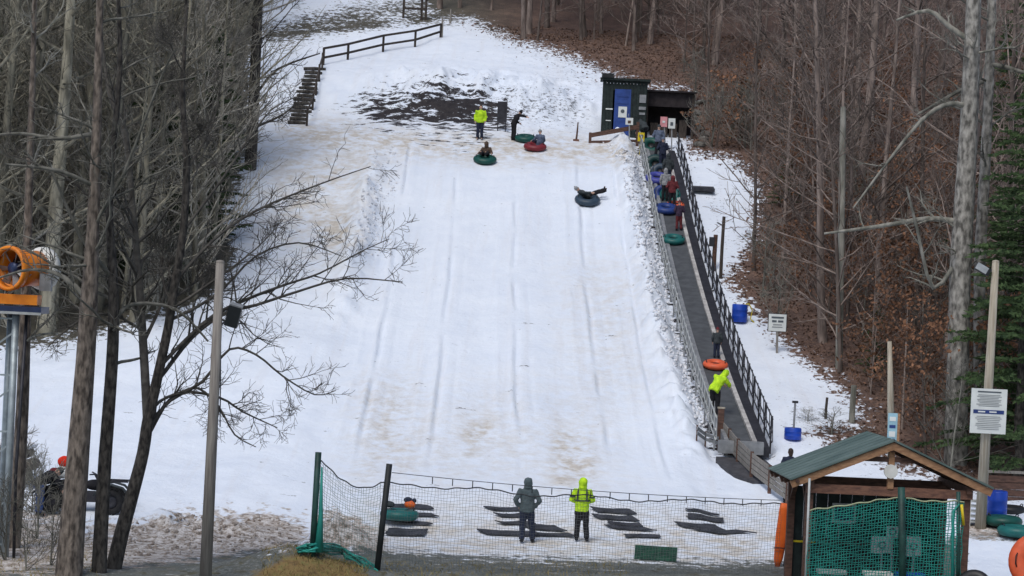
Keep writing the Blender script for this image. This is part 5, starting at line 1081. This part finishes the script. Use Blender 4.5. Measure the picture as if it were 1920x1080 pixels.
q = hit(1830, 985); t_ = thing('rack', q, 'pale slatted rack between the pavilion and the light pole', 'rack')
for k in range(5): MB().box((0, 0, .12 + k * .15), (.42, .3, .06)).build('slat', 'metal_pale', t_)
for sx in (-1, 1): MB().box((sx * .23, 0, .42), (.045, .3, .95)).build('upright', 'white_plastic', t_)
q = hit(1850, 945); t_ = thing('timber_wall', q, 'low brown timber wall at the right edge behind the blue barrel', 'wall')
for k in range(4): MB().beam((.1, .5, .1 + k * .22), (3.6, .9, .1 + k * .22), .12, .20).build('plank', 'brown_wood', t_)
MB().beam((.05, .5, .97), (3.7, .9, .97), .22, .07).build('top_rail', 'old_wood', t_)
for x_ in (.3, 1.8, 3.3): MB().box((x_, .62 + x_ * .11, .4), (.14, .14, 1.0)).build('post', 'dark_wood', t_)

# ------------------------------------------------------------------ left: snow gun on its tower, quad bike with rider
GY_ = 51.5; c_ = P(17, 503, GY_); gb = Vector((P(14, 560, GY_).x, GY_, 0)); gb.z = gz(gb.x, gb.y)
sg = thing('snow_gun', gb, 'orange fan snow gun on a grey steel tower at the left edge', 'snow gun'); c_ = c_ - gb
ax = Vector((math.sin(R(30)), math.cos(R(30)), .03)).to_track_quat('Z', 'Y').to_matrix()
Rg = .54
MB().lathe([(Rg * .86, -.06), (Rg, -.06), (Rg * 1.02, 0), (Rg * .98, .14), (Rg * .84, .14)], 32, c_, ax, True).build('nozzle_ring', 'orange_plastic', sg, True)
MB().lathe([(Rg * .86, .12), (Rg * .95, .14), (Rg * .80, .55), (Rg * .80, .95), (Rg * .72, .95), (Rg * .72, .5)], 32, c_, ax, True).build('barrel', 'orange_plastic', sg, True)
MB().lathe([(Rg * .74, .93), (Rg * .84, .93), (Rg * .98, 1.12), (Rg * .98, 1.24), (Rg * .9, 1.24), (Rg * .74, 1.05)], 32, c_, ax, True).build('intake_shroud', 'white_plastic', sg, True)
MB().lathe([(0, .1), (.14, .1), (.16, .3), (0, .4)], 16, c_, ax).build('hub', 'steel_blue', sg, True); MB().lathe([(0, .5), (Rg * .76, .5), (Rg * .76, .52), (0, .52)], 24, c_, ax).build('grille', 'metal_dark', sg)
for k in range(7):
    t = 2 * math.pi * k / 7; d1 = Vector((math.cos(t), math.sin(t), 0)); d2 = Vector((-math.sin(t), math.cos(t), 0)); vs = [c_ + ax @ (d1 * .12 + d2 * .03 + Vector((0, 0, .12))), c_ + ax @ (d1 * .12 - d2 * .03 + Vector((0, 0, .2))), c_ + ax @ (d1 * .5 - d2 * .10 + Vector((0, 0, .24))), c_ + ax @ (d1 * .5 + d2 * .07 + Vector((0, 0, .10)))]
    off = ax @ Vector((0, 0, .02)); MB().add(vs + [v + off for v in vs], [(0, 1, 2, 3), (7, 6, 5, 4), (0, 4, 5, 1), (1, 5, 6, 2), (2, 6, 7, 3), (3, 7, 4, 0)]).build('fan_blade', 'metal_grey', sg)
MB().box(c_ + Vector((.1, .2, -.74)), (1.25, .5, .24)).build('cradle', 'orange_plastic', sg); MB().box(c_ + Vector((.05, .1, -.98)), (1.7, .9, .16)).build('platform', 'steel_blue', sg); MB().beam(c_ + Vector((-.8, -.38, -1.06)), c_ + Vector((.9, -.38, -1.06)), .06, .06).build('platform_rail', 'metal_pale', sg)
MB().box(c_ + Vector((.82, .4, -.30)), (.28, .2, .42)).build('control_box', 'metal_grey', sg)
zt = c_.z - 1.05
for dx, dy in ((-.22, -.15), (.28, -.15), (.03, .3)): MB().tube([(c_.x + dx, dy, -.2), (c_.x + dx * .9, dy, zt)], .085, 10).build('leg', 'galv', sg, True)
for k in range(9): z0 = .3 + k * .68; MB().beam((c_.x - .22, -.16, z0), (c_.x + .28, -.16, z0 + (.4 if k % 2 else -.0)), .04, .04).build('lattice_bar', 'galv', sg)
MB().tube([(c_.x + .5, -.2, 0), (c_.x + .45, -.2, 2), (c_.x + .5, -.1, zt)], .04, 6).build('hose', 'metal_dark', sg, True)

qa = hit(100, 958); qd = thing('quad_bike', qa, 'dark quad bike parked behind the foreground trunks at left', 'quad bike', R(-84)); 
def wheel(x, y):
    rr_ = .36; wl = MB().lathe([(.19, -.12), (.30, -.13), (.35, -.09), (.365, 0), (.35, .09), (.30, .13), (.19, .12)], 24, (x, y, rr_), Matrix.Rotation(R(90), 3, 'Y'), True).build('wheel', 'tyre', qd, True)
    MB().lathe([(0, -.05), (.08, -.06), (.195, -.10), (.195, .10), (.08, .06), (0, .05)], 18, (x, y, rr_), Matrix.Rotation(R(90), 3, 'Y')).build('rim', 'metal_dark', wl, True)
    for k in range(14):
        t = 2 * math.pi * k / 14; MB().box((x, y + .36 * math.cos(t), rr_ + .36 * math.sin(t)), (.22, .05, .04), Matrix.Rotation(t + R(90), 3, 'X')).build('tread_lug', 'tyre', wl)
for x_ in (-.42, .42):
    for y_ in (-.05, 1.62): wheel(x_, y_)
    for y_ in (-.05, 1.62):
        b_ = MB(); b_.tube([(x_ * 1.0, y_ - .5, .52), (x_, y_ - .3, .76), (x_, y_, .84), (x_, y_ + .3, .76), (x_, y_ + .48, .58)], [(.17, .03)] * 5, 8, right=(1, 0, 0)); b_.build('mudguard', 'cloth_charcoal', qd, True)
MB().box((0, .78, .45), (.42, 1.5, .28)).build('chassis', 'metal_dark', qd); b_ = MB(); b_.ell((0, 1.15, .78), (.24, .35, .16)).ell((0, .45, .80), (.2, .5, .12)); blob('seat_and_tank', b_, 'cloth_black', qd, .03)
MB().tube([(0, 1.3, .75), (0, 1.12, 1.08)], .04, 8).build('steering_column', 'metal_dark', qd); MB().tube([(-.38, 1.0, 1.10), (0, 1.14, 1.08), (.38, 1.0, 1.10)], .022, 6).build('handlebar', 'metal_dark', qd)
for y_ in (-.15, 1.75):
    for k in range(4): MB().beam((-.36 + .24 * k, y_ - .3, .92), (-.36 + .24 * k, y_ + .3, .92), .025, .025).build('rack_bar', 'metal_dark', qd)
    for yy in (-.3, .3): MB().beam((-.4, y_ + yy, .92), (.4, y_ + yy, .92), .025, .025).build('rack_bar', 'metal_dark', qd)
person('person in a dark jacket and blue trousers bending over the quad bike', qa + Vector((-.25, -.75, gz(qa.x - .25, qa.y - .75) - qa.z)), R(-60), 'bend', 1.7, 'cloth_black', 'cloth_jeans', 'cap', 'cloth_charcoal')
t_ = thing('sack', qa + Matrix.Rotation(R(-84), 3, 'Z') @ Vector((0, .22, .94)), 'red orange bag over a white sack on the quad bike', 'bag'); b_ = MB(); b_.ell((0, 0, .18), (.2, .2, .2)); blob('sack_body', b_, 'white_plastic', t_, .03, .04); b_ = MB(); b_.ell((.02, 0, .46), (.2, .18, .17)); blob('bag', b_, 'cloth_red', t_, .03, .03); b_ = MB(); b_.ell((-.24, 0, .14), (.17, .16, .15)); blob('maroon_bag', b_, 'cloth_maroon', t_, .03, .03)
q = hit(20, 905); t_ = thing('log_pile', q, 'snow capped heap of cut logs at the left edge below the snow gun', 'log pile')
for k in range(9):
    x_ = -.55 + (k % 3) * .42 + .2 * (k // 3 % 2); z_ = .2 + (k // 3) * .34; MB().tube([(x_, -.5, z_), (x_ + .05, .6, z_)], [.19, .18], 9).build('log', 'bark_brown', t_, True)
b_ = MB(); b_.ell((0, 0, 1.12), (.75, .5, .16)); blob('snow_cap', b_, 'snow_clod', t_, .04, .05)


# dry grass on the hump and along the gravel: nobody could count it
r_ = np.random.RandomState(8); V = []
for poly, n_ in (([(490, 1066), (545, 1046), (640, 1046), (690, 1066), (690, 1100), (490, 1100)], 2600), ([(720, 1052), (1180, 1064), (1180, 1085), (720, 1085)], 900), ([(-20, 1020), (110, 1010), (200, 1055), (200, 1085), (-20, 1085)], 700)):
    for _ in range(n_):
        px_, py_ = r_.uniform(min(p[0] for p in poly), max(p[0] for p in poly)), r_.uniform(min(p[1] for p in poly), max(p[1] for p in poly))
        u_, v_ = ray(px_, py_); Y_ = 7.0 / max(v_, .05); x_ = u_ * Y_; c_ = np.array([x_, Y_, gz(x_, Y_) - .01]); l_ = r_.uniform(.05, .15); d_ = np.array([r_.normal(0, .6), r_.normal(0, .6), 1.0]); w_ = np.array([r_.normal(), r_.normal(), 0]); w_ *= .010 / (np.linalg.norm(w_) + 1e-6)
        V += [c_ - w_, c_ + w_, c_ + d_ * l_]
V = np.array(V); M['dry_grass'] = mat('dry_grass', (.36, .27, .11), (.15, .14, .05), 3, .9)
tag(link('dry_grass', arrays_mesh('dry_grass', V, np.arange(len(V)).reshape(-1, 3), 'dry_grass')), 'short dry grass on the hump and verge in the foreground', 'grass', None, 'stuff')
